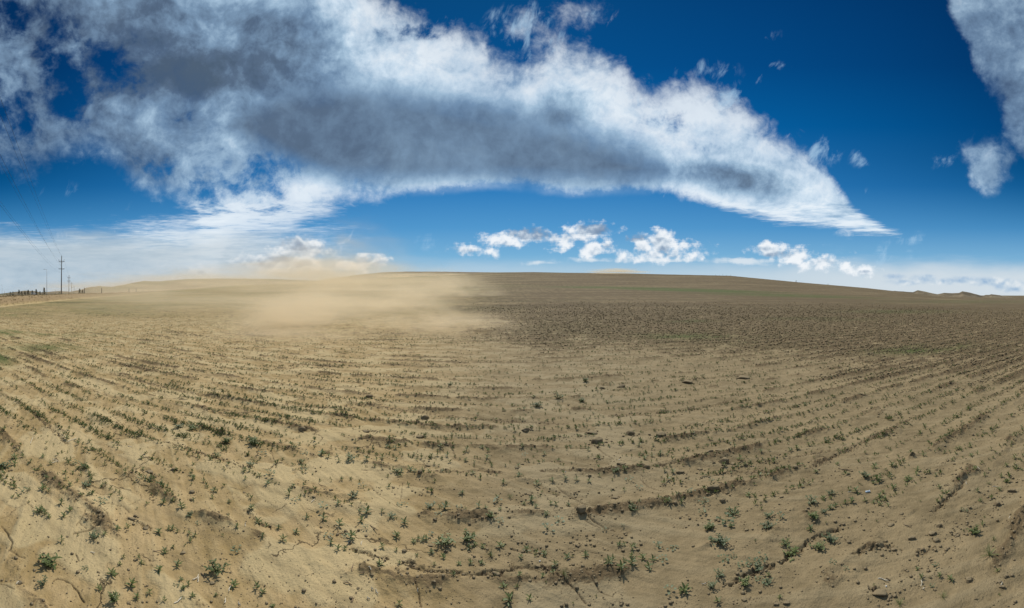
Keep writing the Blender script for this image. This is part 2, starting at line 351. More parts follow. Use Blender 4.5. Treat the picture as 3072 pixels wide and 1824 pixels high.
SCARPS = [  # broken edges of the furrows: dark undercut steps with crumbs
    (T(4, [(390, 1275), (470, 1250), (560, 1205), (680, 1150), (820, 1110)]), .035, .035), (T(4, [(880, 1080), (960, 1010), (1160, 870), (1270, 820), (1385, 765)]), .035, .04),
    (T(2, [(100, 975), (230, 1020), (400, 1050)]), .03, .025), (T(2, [(590, 1090), (700, 1130), (830, 1160), (1000, 1180), (1150, 1190), (1400, 1200), (1515, 1170)]), .045, .035),
    (T(3, [(0, 1110), (100, 1130), (200, 1140), (380, 1160)]), .05, .025), (T(5, [(700, 640), (800, 570), (930, 440), (1010, 370)]), .04, .03), 
    (T(5, [(0, 1030), (140, 980), (270, 945), (420, 985)]), .035, .03), (T(5, [(580, 1010), (720, 950)]), .03, .02), (T(3, [(1120, 240), (1200, 225), (1350, 200), (1520, 150)]), .06, .035), (T(4, [(0, 170), (60, 150)]), .06, .03),
    (T(3, [(250, 275), (420, 265), (600, 265), (800, 270)]), .05, .025), (T(2, [(860, 280), (1080, 285), (1240, 262), (1420, 290)]), .04, .02), (T(5, [(150, 1340), (250, 1330)]), .03, .025),
    (T(0, [(1130, 690), (1220, 720), (1310, 775)]), .03, .025), (T(0, [(1310, 270), (1350, 330), (1380, 380)]), .03, .025), (T(1, [(450, 200), (560, 240), (660, 290)]), .035, .025), (T(1, [(680, 640), (790, 740), (900, 780)]), .03, .022),
    (T(4, [(950, 140), (1100, 110), (1300, 80)]), .04, .025), (T(4, [(480, 250), (700, 260), (1000, 230)]), .05, .025), ([(1980, 1390), (2060, 1380), (2200, 1350)], .05, .02), ([(1830, 1245), (1950, 1235), (2100, 1222), (2200, 1200)], .07, .03),
    ([(2440, 1400), (2560, 1340), (2700, 1270), (2780, 1240)], .06, .03), ([(1050, 1215), (1250, 1240), (1480, 1262), (1700, 1270)], .05, .015), ([(380, 1290), (480, 1330), (600, 1370), (690, 1400)], .045, .02),
    ([(330, 1120), (500, 1165), (700, 1205), (900, 1225), (1060, 1225)], .05, .02), ([(80, 1230), (150, 1290), (200, 1340)], .04, .02),
]


def seg_field(x, y, items, reach):
    """for each point: strongest groove value over all polylines (0..1) and the depth there"""
    out = np.zeros(x.shape); dep = np.zeros(x.shape)
    for pts, wd, dp in items:
        W_ = [unproj(*p) for p in pts]
        for (ax, ay), (bx, by) in zip(W_[:-1], W_[1:]):
            r = wd * reach
            m = (x > min(ax, bx) - r) & (x < max(ax, bx) + r) & (y > min(ay, by) - r) & (y < max(ay, by) + r)
            if not m.any(): continue
            X_ = x[m]; Y_ = y[m]; L2 = (bx - ax) ** 2 + (by - ay) ** 2 + 1e-9
            j = .5 * wd if wd < .02 else wd * .6
            X_ = X_ + j * 2.0 * fbm(X_ / .05, Y_ / .05, 3, 21); Y2 = Y_ + j * 2.0 * fbm(X_ / .05, Y_ / .05, 3, 31)
            t = np.clip(((X_ - ax) * (bx - ax) + (Y2 - ay) * (by - ay)) / L2, 0, 1)
            dd = np.hypot(X_ - ax - t * (bx - ax), Y2 - ay - t * (by - ay))
            g = np.exp(-(dd / (wd * .5)) ** 2)
            out[m] = np.maximum(out[m], g); dep[m] = np.maximum(dep[m], g * dp)
    return out, dep


ROW = .62


def rows(x, y):
    """distance-like phase to the nearest drill row; rows run across the view and bow gently"""
    yr = y + .012 * x + .05 * fbm(x / 3, y / 3, 2, 41) - .10 * np.sin(x / 4.0)
    k = yr / ROW - .48
    return k, (k - np.round(k)) * ROW


def zones(x, y, z):
    px, py = proj(x, y, z); d = np.hypot(x, y)
    n = fbm(x / 2.5, y / 1.0, 4, 51); n2 = fbm(x / 14, y / 8, 3, 61)
    # broken cloddy soil: the right hand field from a few metres outwards, strengthening with distance
    rt = sst(px + 260 * n2, 1180, 1700); fr = sst(px, 1900, 2750)
    start = 8.0 - 4.6 * fr
    c = rt * sst(d + 2.2 * n * (1 + d / 20), start, start + 8)
    leftc = .55 * (1 - rt) * sst(n + .3 * n2, .05, .5) * sst(d, 3, 8)
    c = np.maximum(c, leftc)
    return px, py, d, c, n, n2


def detail_h(x, y, z):
    """small relief; returns height and masks"""
    px, py, d, cl, n, n2 = zones(x, y, z)
    k, rd = rows(x, y)
    amp = 1 / (1 + (d / 40) ** 2)
    patch = sst(fbm(x / .55, y / .28, 3, 71) + .55 * fbm(x / 3.1, y / 1.7, 2, 75) + .55 * cl + .06, .02, .40)
    rband = np.exp(-(rd / (.075 + .10 * cl)) ** 2) * patch
    ri = np.round(k).astype(int)
    rs = .55 + .45 * np.sin(ri * 12.9898) * np.cos(ri * 4.1) + .35 * np.sin(ri * .9) + .25 * np.sin(ri * .31 + 1)
    rline = np.exp(-(rd / (.07 + .004 * np.minimum(d, 30))) ** 2) * np.clip(rs, .15, 1.2) * sst(fbm(x / 1.8, ri * 3.7, 3, 77), -.35, .25) * sst(d, 2.6, 7)
    k2 = 2 * k; rd2 = (k2 - np.round(k2)) * ROW / 2; rl2 = np.exp(-(rd2 / .055) ** 2) * cl * sst(fbm(x / 1.2, np.round(k2) * 2.9, 3, 78), -.45, .15)
    rband = np.maximum(rband, .9 * rl2)
    rband = np.maximum(rband, .85 * rline * (.55 + .45 * sst(fbm(x / .25, y / .12, 3, 79), -.2, .3)))
    rough = np.clip(rband + (.42 + .38 * sst(d, 6, 14)) * cl * sst(fbm(x / .35, y / .25, 3, 81), -.3, .25), 0, 1)
    f1 = fbm(x / .09, y / .07, 4, 91, .6); b = np.abs(fbm(x / .055, y / .05, 3, 95)); 
    h = .028 * np.exp(-(rd / .12) ** 2) * (.35 + .65 * patch)
    h += rough * (.55 + .45 * sst(d, 1.8, 3.2)) * (.014 + .046 * f1 + .028 * (b - .2))
    h += .012 * fbm(x / .8, y / .6, 3, 101) + .05 * fbm(x / 4, y / 4, 2, 105) * sst(d, 1, 5)
    # wind streaks and low scoured plates
    a = .62; u = x * math.cos(a) - y * math.sin(a); v = x * math.sin(a) + y * math.cos(a)
    st_ = fbm(u / 1.0, v / .10, 4, 111); h += .015 * st_ * (1 - rough) + .006 * fbm(x / .16, y / .12, 3, 151)
    pl = fbm(x / .7 + .4 * fbm(x / .3, y / .3, 2, 7), y / .5, 3, 121); plate = sst(pl, -.02, .16) * (1 - rough) * (1 - sst(px, 1750, 2100)); h += .008 * plate
    rp = np.sin((x * .35 + y) / .012 + 3 * fbm(x / .12, y / .12, 2, 131)) * sst(px, 1900, 2300) * sst(fbm(x / .8, y / .6, 2, 135), 0, .2)
    h += .0009 * rp * (1 - rough) * (d < 6)
    near = d < 12
    cr = np.zeros(x.shape); scp = np.zeros(x.shape)
    if near.any():
        g, dp = seg_field(x[near], y[near], [(a_, w_ * .85, d_ * .65) for a_, w_, d_ in CRACKS], 4.0); cr[near] = g
        hh = h[near] - dp
        g2, dp2 = seg_field(x[near], y[near], SCARPS, 4.0)
        bumps = np.abs(fbm(x[near] / .045, y[near] / .045, 3, 141)) * 1.6
        hh = hh + g2 * (-.55 * dp2 + .034 * (bumps - .22) * sst(g2, .05, .5))
        h[near] = hh; scp[near] = g2
        rough[near] = np.maximum(rough[near], g2 * sst(bumps, .0, .35))
    return h * amp, px, py, d, cl, rough, cr, scp, plate, st_, n, n2


def ground_z(x, y):
    x = np.atleast_1d(np.asarray(x, float)); y = np.atleast_1d(np.asarray(y, float))
    z = base_h(x, y); return z + detail_h(x, y, z)[0]


def mesh_np(name, co, quads=None, tris=None):
    me = bpy.data.meshes.new(name)
    nv_ = len(co); me.vertices.add(nv_); me.vertices.foreach_set('co', np.ascontiguousarray(co, dtype=np.float32).ravel())
    li = []; tot = []
    if quads is not None and len(quads): li.append(np.asarray(quads).ravel()); tot.append(np.full(len(quads), 4))
    if tris is not None and len(tris): li.append(np.asarray(tris).ravel()); tot.append(np.full(len(tris), 3))
    li = np.concatenate(li).astype(np.int32); tot = np.concatenate(tot).astype(np.int32)
    me.loops.add(len(li)); me.loops.foreach_set('vertex_index', li)
    me.polygons.add(len(tot)); me.polygons.foreach_set('loop_start', np.concatenate([[0], np.cumsum(tot)[:-1]]).astype(np.int32))
    me.polygons.foreach_set('loop_total', tot)
    me.update(calc_edges=True)
    return me


def link(name, me, mat=None, parent=None, smooth=False, **props):
    o = bpy.data.objects.new(name, me); C.collection.objects.link(o)
    if mat and me is not None and not me.materials: me.materials.append(mat)
    if parent: o.parent = parent
    if smooth: me.polygons.foreach_set('use_smooth', np.ones(len(me.polygons), bool)); me.update()
    for k, v in props.items(): o[k] = v
    return o


def newmat(name):
    m = bpy.data.materials.new(name); m.use_nodes = True
    t = NT(m.node_tree); b = m.node_tree.nodes['Principled BSDF']
    b.inputs['Specular IOR Level'].default_value = .12; b.inputs['Roughness'].default_value = .95
    return m, t, b


def simple(name, col, rough=.8, var=.25, scale=8, spec=.2, metal=0.0):
    m, t, b = newmat(name)
    oc = t.new('ShaderNodeTexCoord').outputs['Object']
    n = t.noise(oc, scale, 5, .6)
    c2 = tuple(v * (1 - var) for v in col[:3]) + (1,); c3 = tuple(min(1, v * (1 + var)) for v in col[:3]) + (1,)
    t.l.new(t.mix(n, c2, c3), b.inputs['Base Color'])
    b.inputs['Roughness'].default_value = rough; b.inputs['Specular IOR Level'].default_value = spec; b.inputs['Metallic'].default_value = metal
    return m


# ------------------------------------------------------------------ ground sheet (polar rings, finest near the path one stands on)
a_in = np.linspace(-rad(77), rad(77), 1500); a_out = np.linspace(rad(77), rad(283), 130)[1:-1]
ang = np.concatenate([a_in, a_out]); NA = len(ang)
near_px = np.arange(2300, 46, -2.1)
dn = H * F / near_px                                        # to about 40 m
dm = np.geomspace(dn[-1] * 1.01, 420, 330); dfar = np.geomspace(440, 4200, 36)
dist = np.concatenate([[.05, .3, .6], dn, dm, dfar]); ND = len(dist)
A_, D_ = np.meshgrid(ang, dist, indexing='xy')              # ND x NA
gx = (D_ * np.sin(A_)).ravel(); gy = (D_ * np.cos(A_)).ravel()
gz = base_h(gx, gy)
hh, px, py, dd, cl, rough, cr, scp, plate, st_, n, n2 = detail_h(gx, gy, gz)
gz2 = gz + hh
i = np.arange(ND - 1)[:, None] * NA; j = np.arange(NA)[None, :]; j2 = (j + 1) % NA
quads = np.stack([i + j, i + j2, i + NA + j2, i + NA + j], -1).reshape(-1, 4)
gm = mesh_np('field', np.stack([gx, gy, gz2], 1), quads)
at = gm.attributes.new('mask', 'FLOAT_COLOR', 'POINT')
# what grows or lies where: R broken soil, G green haze of plants, B crack, A pale crust
far_t = sst(dd, 14, 45)
k_, rd_ = rows(gx, gy)
green = .42 * sst(dd, 9, 40) * (.5 + .8 * sst(n2, -.4, .5)) * (1 - .86 * sst(px, 1000, 1700))


def patch(cx, cy, rx, ry, amt, tilt=0.0):
    q = ((px - cx) / rx) ** 2 + ((py - cy - tilt * (px - cx)) / ry) ** 2
    return amt * np.exp(-q) * np.maximum(sst(fbm(gx / 6, gy / 3, 3, 161) + .3, -.1, .3), .75 * sst(dd, 60, 100))


for p in [(100, 1000, 190, 9, .9, .03), (140, 1045, 100, 12, .8), (60, 948, 160, 8, .5, .0), (1300, 868, 170, 10, .7), (2060, 870, 240, 4.5, 1.6, .030), (2350, 886, 260, 5, .9, .03), (1800, 862, 160, 3.5, .9, .01), (1500, 858, 140, 6, .3), (2060, 963, 80, 6, .6),
          (2050, 1010, 130, 9, .7), (2760, 1050, 140, 12, .8, -.05), (2450, 958, 160, 6, .5), (2700, 935, 200, 6, .5), (10, 1075, 40, 30, .6), (1700, 990, 220, 40, .10), (2300, 1020, 300, 30, .12), (2880, 905, 250, 6, .4)]:
    green = np.maximum(green, patch(*p))
crust = np.clip(plate * (dd < 25) + .5 * sst(st_, .05, .4), 0, 1)
band_y = fbm(gx / 70, gy / 9, 4, 171)
tl = np.sin(k_ * 2 * PI / 6 + .8 * fbm(gx / 30, gy / 30, 2, 181)) * .5 + .6 * np.sin(k_ * 2 * PI / 23 + 1.5 * fbm(gx / 50, gy / 50, 2, 185)); tl = tl * sst(dd, 12, 40) * (1 - .5 * sst(dd, 120, 250)) * (.4 + .6 * sst(fbm(gx / 25, gy / 6, 3, 187), -.3, .3))
Rm = np.clip(.34 * tl + rough * (1 - .45 * far_t) + far_t * cl * (.62 - .24 * sst(dd, 55, 140) + .60 * band_y) + .22 * far_t * sst(band_y, -.1, .5), 0, 1)
track = np.exp(-((dd - np.interp(px, EDGE[:, 0], EDGE[:, 1])) / np.maximum(2.2, .02 * dd)) ** 2) * (1 - sst(px, 650, 900))
bankm = sst(dd, np.interp(px, EDGE[:, 0], EDGE[:, 1]) + 1.5, np.interp(px, EDGE[:, 0], EDGE[:, 1]) + 3) * (1 - sst(px, 420, 650)) * (dd < 400)
Rm = np.clip(Rm * (1 - track), 0, 1); crust = np.maximum(crust, track); green = green * (1 - track) * (1 - .7 * bankm)
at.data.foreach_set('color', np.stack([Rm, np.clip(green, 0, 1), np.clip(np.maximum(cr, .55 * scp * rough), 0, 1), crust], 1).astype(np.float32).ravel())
at2 = gm.attributes.new('zone', 'FLOAT_COLOR', 'POINT')
warm = 1 - sst(px + 120 * n2, 1050, 1650)                   # warm sand on the left; cloud shade painted into the greyer right side
farhill = sst(dd, 60, 200) * sst(px, 900, 1400)
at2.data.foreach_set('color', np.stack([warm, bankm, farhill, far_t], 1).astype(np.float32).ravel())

m, t, b = newmat('soil')
att = t.new('ShaderNodeAttribute', attribute_name='mask'); sp = t.new('ShaderNodeSeparateColor'); t.l.new(att.outputs['Color'], sp.inputs[0])
R_, G_, B_ = sp.outputs; A4 = att.outputs['Alpha']
atz = t.new('ShaderNodeAttribute', attribute_name='zone'); sz = t.new('ShaderNodeSeparateColor'); t.l.new(atz.outputs['Color'], sz.inputs[0])
oc = t.new('ShaderNodeTexCoord').outputs['Object']
so_ = t.new('ShaderNodeSeparateXYZ'); t.l.new(oc, so_.inputs[0])
rowv = t.xyz(t.m('MULTIPLY', so_.outputs[0], .18), so_.outputs[1], 0)
n_f = t.noise(oc, 90, 5, .65); n_m = t.noise(oc, 9, 6, .6); n_c = t.noise(oc, 28, 6, .7); n_l = t.noise(oc, 1.1, 5, .6)
n_r = t.noise(rowv, 2.6, 6, .72); n_R = t.noise(rowv, .30, 8, .68); n_S = t.noise(t.xyz(t.m('MULTIPLY', so_.outputs[0], .10), t.m('MULTIPLY', so_.outputs[1], .55), 4.0), .30, 8, .70); n_T = t.noise(t.xyz(so_.outputs[0], t.m('MULTIPLY', so_.outputs[1], .13), 9.0), 1.1, 7, .78)
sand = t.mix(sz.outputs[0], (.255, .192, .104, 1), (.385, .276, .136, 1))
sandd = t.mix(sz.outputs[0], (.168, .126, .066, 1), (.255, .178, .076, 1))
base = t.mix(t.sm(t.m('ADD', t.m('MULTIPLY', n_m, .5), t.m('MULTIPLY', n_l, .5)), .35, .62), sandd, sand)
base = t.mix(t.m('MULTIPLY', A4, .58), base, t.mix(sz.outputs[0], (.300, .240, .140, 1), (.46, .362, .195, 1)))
speck = t.sm(n_c, .60, .68)
base = t.mix(t.m('MULTIPLY', speck, .40), base, (.10, .075, .043, 1))
spk = t.m('MULTIPLY', t.sm(t.noise(oc, 130, 3, .6), .56, .66), t.sm(n_m, .40, .62))
base = t.mix(t.m('MULTIPLY', spk, .55), base, (.09, .066, .036, 1))
mot = t.sm(t.noise(rowv, 5.0, 6, .7), .50, .66)
base = t.mix(t.m('MULTIPLY', mot, .38), base, (.135, .100, .052, 1))
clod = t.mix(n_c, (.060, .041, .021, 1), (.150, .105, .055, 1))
rf = t.sm(t.m('ADD', t.m('MULTIPLY', R_, 1.0), t.m('ADD', t.m('MULTIPLY_ADD', n_c, 1.9, -.95), t.m('MULTIPLY_ADD', n_f, 1.3, -.65))), .38, .72)
# further off the clods fuse into row-wise stripes
far_n = t.m('ADD', t.m('ADD', t.m('MULTIPLY_ADD', n_r, .9, -.45), t.m('MULTIPLY_ADD', n_T, 2.8, -1.40)), t.m('ADD', t.m('MULTIPLY_ADD', n_R, 1.1, -.55), t.m('MULTIPLY_ADD', n_S, 2.6, -1.30)))
rfar = t.sm(t.m('ADD', t.m('MULTIPLY', R_, .95), far_n), .0, 1.0)
fz = t.m('MULTIPLY', sz.outputs[2], .0)
rr = t.m('ADD', t.m('MULTIPLY', t.m('MULTIPLY', rf, .85), t.m('SUBTRACT', 1.0, atz.outputs['Alpha'])), t.m('MULTIPLY', rfar, atz.outputs['Alpha']))
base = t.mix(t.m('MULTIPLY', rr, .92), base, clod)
gf = t.m('MULTIPLY', t.m('MULTIPLY', G_, 1.7), t.sm(t.m('ADD', n_c, t.m('MULTIPLY_ADD', n_r, .8, -.4)), .30, .70))
base = t.mix(t.m('MINIMUM', gf, .95), base, (.062, .088, .022, 1))
# dry tussock bank
bk = t.mix(t.noise(oc, 1.3, 6, .75), (.13, .085, .045, 1), (.36, .27, .15, 1))
base = t.mix(sz.outputs[1], base, bk)
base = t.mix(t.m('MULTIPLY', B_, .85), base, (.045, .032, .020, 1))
base = t.mix(1.0, base, t.mix(n_f, (.86, .86, .86, 1), (1.12, 1.12, 1.12, 1)), 'MULTIPLY')
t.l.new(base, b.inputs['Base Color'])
bp = t.new('ShaderNodeBump'); bp.inputs['Distance'].default_value = .03; bp.inputs['Strength'].default_value = .9
vo = t.new('ShaderNodeTexVoronoi', feature='DISTANCE_TO_EDGE'); vo.inputs['Scale'].default_value = 1.9
vd = t.mix(.25, oc, t.noise(oc, 6, 5, .6, col=True)); t.l.new(vd, vo.inputs['Vector'])
vl = t.m('MULTIPLY', t.sm(vo.outputs['Distance'], .011, .004), t.m('MULTIPLY', t.sm(t.noise(oc, 1.6, 3, .5), .50, .56), t.m('MULTIPLY', sz.outputs[0], t.m('SUBTRACT', 1.0, atz.outputs['Alpha']))))
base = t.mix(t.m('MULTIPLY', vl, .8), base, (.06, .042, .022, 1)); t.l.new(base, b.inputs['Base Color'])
n_g = t.noise(oc, 260, 4, .6)
hgt = t.m('ADD', t.m('ADD', t.m('MULTIPLY', n_f, .22), t.m('ADD', t.m('MULTIPLY', n_g, .07), t.m('MULTIPLY', vl, -.4))), t.m('ADD', t.m('MULTIPLY', n_c, .35), t.m('MULTIPLY', n_m, .5)))
t.l.new(hgt, bp.inputs['Height']); t.l.new(bp.outputs[0], b.inputs['Normal'])
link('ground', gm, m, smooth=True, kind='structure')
SOIL = m

# ------------------------------------------------------------------ far hills
hm, t, b = newmat('hill_soil')
oc = t.new('ShaderNodeTexCoord').outputs['Object']
nn = t.noise(oc, .012, 8, .62); ng = t.noise(oc, .006, 4, .6)
c = t.mix(t.sm(nn, .38, .62), (.095, .075, .045, 1), (.20, .155, .095, 1)); c = t.mix(t.sm(ng, .50, .62, 0, .7), c, (.085, .10, .045, 1))
t.l.new(c, b.inputs['Base Color'])
bp = t.new('ShaderNodeBump'); bp.inputs['Distance'].default_value = 12; bp.inputs['Strength'].default_value = .6; t.l.new(t.noise(oc, .02, 6, .6), bp.inputs['Height']); t.l.new(bp.outputs[0], b.inputs['Normal'])


def hills(prof, D, depth, zb):
    P = np.array(prof, float); pxs = np.arange(P[0, 0], P[-1, 0], 2.0); tops = np.interp(pxs, P[:, 0], P[:, 1])
    tops += .5 * fbm(pxs / 14, pxs * 0 + D, 3, 5)
    th = (pxs - 1536) / F; zt = H + D * (YH - tops + (2.5 if zb < -10 else 0)) / F
    dz = np.linspace(-1, 1, 41); co = []
    for s_ in dz:
        d = D + s_ * depth; e = math.cos(s_ * PI / 2) ** 1.3
        r = fbm(pxs / 40 + s_, np.full_like(pxs, s_ * 2.2), 4, 9)
        z = zb + (zt - zb) * np.clip(e * (1 + .30 * r * (1 - e) * 2), 0, None)
        co.append(np.stack([d * np.sin(th), d * np.cos(th), z], 1))
    n_ = len(pxs); co = np.concatenate(co); i = np.arange(40)[:, None] * n_; j = np.arange(n_ - 1)[None]
    return mesh_np('hills', co, np.stack([i + j, i + j + 1, i + n_ + j + 1, i + n_ + j], -1).reshape(-1, 4))


link('hills', hills([(-500, 884), (-120, 883), (0, 881), (35, 877), (75, 872), (100, 873), (125, 877), (150, 875), (180, 873), (210, 875), (240, 870), (262, 863), (298, 858.5), (336, 861), (375, 854), (400, 849), (430, 843.5), (447, 844.5),
                     (475, 845), (500, 843), (560, 838), (640, 836.5), (740, 837), (830, 838), (950, 843), (1100, 850), (1300, 870)], 1100, 420, -2), hm, smooth=True, kind='structure')
link('hills', hills([(900, 850), (1060, 826), (1150, 817), (1220, 815), (1330, 815.5), (1450, 817), (1600, 819), (1800, 830), (2000, 860)], 420, 90, -2), SOIL if False else hm, smooth=True, kind='structure')
link('hills', hills([(2560, 890), (2640, 880), (2683, 875), (2739, 879), (2753, 873), (2770, 876), (2796, 882), (2813, 885), (2832, 881), (2858, 882), (2877, 881), (2887, 876), (2909, 880), (2947, 890), (2957, 887), (2968, 887),
                     (2974, 885), (2992, 887), (3034, 893), (3072, 900), (3200, 905), (3600, 907)], 900, 260, -18), hm, smooth=True, kind='structure')
#%%REST
# ------------------------------------------------------------------ plants
def leaf_mat(name, c0, c1):
    m, t, b = newmat(name)
    oi = t.new('ShaderNodeObjectInfo').outputs['Random']; oc = t.new('ShaderNodeTexCoord').outputs['Object']
    n = t.noise(oc, 14, 4, .6)
    t.l.new(t.mix(t.m('ADD', t.m('MULTIPLY', n, .6), t.m('MULTIPLY_ADD', oi, .5, -.05), clamp=True), c0, c1), b.inputs['Base Color'])
    b.inputs['Roughness'].default_value = .55; b.inputs['Specular IOR Level'].default_value = .3
    tr = t.new('ShaderNodeBsdfTranslucent'); t.put(tr.inputs[0], tuple(v * 1.5 for v in c1[:3]) + (1,))
    mx = t.new('ShaderNodeMixShader'); mx.inputs[0].default_value = .14
    out = m.node_tree.nodes['Material Output']; t.l.new(b.outputs[0], mx.inputs[1]); t.l.new(tr.outputs[0], mx.inputs[2]); t.l.new(mx.outputs[0], out.inputs[0])
    return m


LEAF = leaf_mat('leaf_green', (.042, .060, .014, 1), (.130, .155, .040, 1))
BLUE = leaf_mat('leaf_blue_green', (.045, .064, .024, 1), (.140, .165, .078, 1))
STEM = simple('stem', (.10, .115, .045), .7)


def leaf(az, base, pitch, L, wd, droop=.5, seg=3, round_=False):
    """thin curved blade: returns verts, tris"""
    vs = []; p = np.array(base, float); pt = pitch
    h = np.array([math.cos(az), math.sin(az), 0]); side = np.array([-math.sin(az), math.cos(az), 0])
    prof = [.35, 1.0, .8, .0] if not round_ else [.25, 1.0, 1.0, .35]
    if seg == 2: prof = [.4, 1.0, 0.0]
    for k in range(seg + 1):
        ww = wd * prof[k] * .5
        up_ = np.array([0, 0, ww * .5])
        vs += [p - side * ww + up_, p.copy(), p + side * ww + up_] if seg == 3 else [p - side * ww, p + side * ww]
        d = h * math.cos(pt) + np.array([0, 0, math.sin(pt)])
        p = p + d * (L / seg); pt -= droop * (1 if k else .6)
    c = 3 if seg == 3 else 2; tr = []
    for k in range(seg):
        for q in range(c - 1):
            a = k * c + q; tr += [(a, a + 1, a + c + 1), (a, a + c + 1, a + c)]
    return np.array(vs), np.array(tr)


class TM:
    def __init__(s): s.v = []; s.t = []; s.n = 0
    def add(s, v, t): s.v.append(v); s.t.append(t + s.n); s.n += len(v)
    def arr(s): return np.concatenate(s.v), np.concatenate(s.t)


def tube_np(p0, p1, r0, r1, n=5):
    p0 = np.array(p0, float); p1 = np.array(p1, float); d = p1 - p0; d /= np.linalg.norm(d) + 1e-9
    a = np.cross(d, [.3, .9, .1]); a /= np.linalg.norm(a); b_ = np.cross(d, a)
    t = np.arange(n) * 2 * PI / n
    ring = np.cos(t)[:, None] * a + np.sin(t)[:, None] * b_
    v = np.concatenate([p0 + ring * r0, p1 + ring * r1, [p1]]); tr = []
    for k in range(n):
        k2 = (k + 1) % n; tr += [(k, k2, n + k2), (k, n + k2, n + k), (n + k, n + k2, 2 * n)]
    return v, np.array(tr)


def plant(kind, R):
    """(stem verts/tris, foliage verts/tris) for a plant about 1 unit tall"""
    st, fo = TM(), TM()
    if kind == 'seedling':
        lean = R.uniform(-.15, .15, 2); hgt = R.uniform(.34, .52); top = np.array([lean[0], lean[1], hgt])
        st.add(*tube_np((0, 0, -.05), top, .035, .022)); n_ = R.randint(7, 11)
        for k in range(n_):
            f = (k + .5) / n_; base = top * (f ** .8)
            fo.add(*leaf(k * 2.4 + R.uniform(-.4, .4), base, .10 + 1.05 * f + R.uniform(-.15, .2), R.uniform(.48, .72) * (1 - .25 * abs(f - .5)), R.uniform(.13, .20), R.uniform(.10, .42)))
    elif kind == 'broadleaf_weed':
        st.add(*tube_np((0, 0, -.05), (0, 0, .25), .035, .03))
        for k in range(R.randint(5, 9)):
            a = k * 2.4 + R.uniform(-.3, .3); pt = R.uniform(.25, 1.15); L = R.uniform(.3, .6)
            e = np.array([math.cos(a) * math.cos(pt) * L, math.sin(a) * math.cos(pt) * L, .1 + math.sin(pt) * L])
            st.add(*tube_np((0, 0, .1), e, .016, .014, 4))
            fo.add(*leaf(a, e, pt * .4, R.uniform(.24, .36), R.uniform(.22, .32), .35, 3, True))
    elif kind == 'bushy_weed':
        for s_ in range(R.randint(6, 10)):
            a0 = s_ * 2.4; pt = R.uniform(.45, 1.25); L = R.uniform(.45, .8)
            e = np.array([math.cos(a0) * math.cos(pt) * L, math.sin(a0) * math.cos(pt) * L, math.sin(pt) * L])
            st.add(*tube_np((0, 0, -.03), e, .028, .018, 4))
            for k in range(7):
                f = .3 + .7 * (k + .5) / 7
                fo.add(*leaf(k * 2.4 + a0 + R.uniform(-.4, .4), e * f, R.uniform(.1, .9), R.uniform(.20, .32), R.uniform(.07, .13), .35))
    else:
        st.add(*tube_np((0, 0, -.05), (0, 0, .06), .05, .03))
        for k in range(34):
            a = R.uniform(0, 2 * PI); fo.add(*leaf(a, (R.uniform(-.06, .06), R.uniform(-.06, .06), 0), R.uniform(.4, 1.45), R.uniform(.7, 1.2), .03, R.uniform(.1, .45)))
    return st.arr(), fo.arr()


KINDS = {'s': 'seedling', 'b': 'broadleaf_weed', 'w': 'bushy_weed', 'g': 'grass_tuft'}
VAR = {}
for kk, kname in KINDS.items():
    VAR[kk] = []
    for q in range({'s': 9, 'b': 5, 'w': 5, 'g': 2}[kk]):
        R = np.random.RandomState(100 + q * 7 + ord(kk)); (sv_, st2), (fv, ft) = plant(kname, R)
        ms = mesh_np('stem', sv_, tris=st2); mf = mesh_np('foliage', fv, tris=ft)
        ms.materials.append(STEM); mf.materials.append(BLUE if kk == 'b' or (kk == 'w' and q % 2) else LEAF)
        # one mesh with both, for the plants that show only a few pixels
        mo = mesh_np('plant', np.concatenate([sv_, fv]), tris=np.concatenate([st2, ft + len(sv_)])); mo.materials.append(mf.materials[0])
        VAR[kk].append((ms, mf, mo, (fv, ft)))

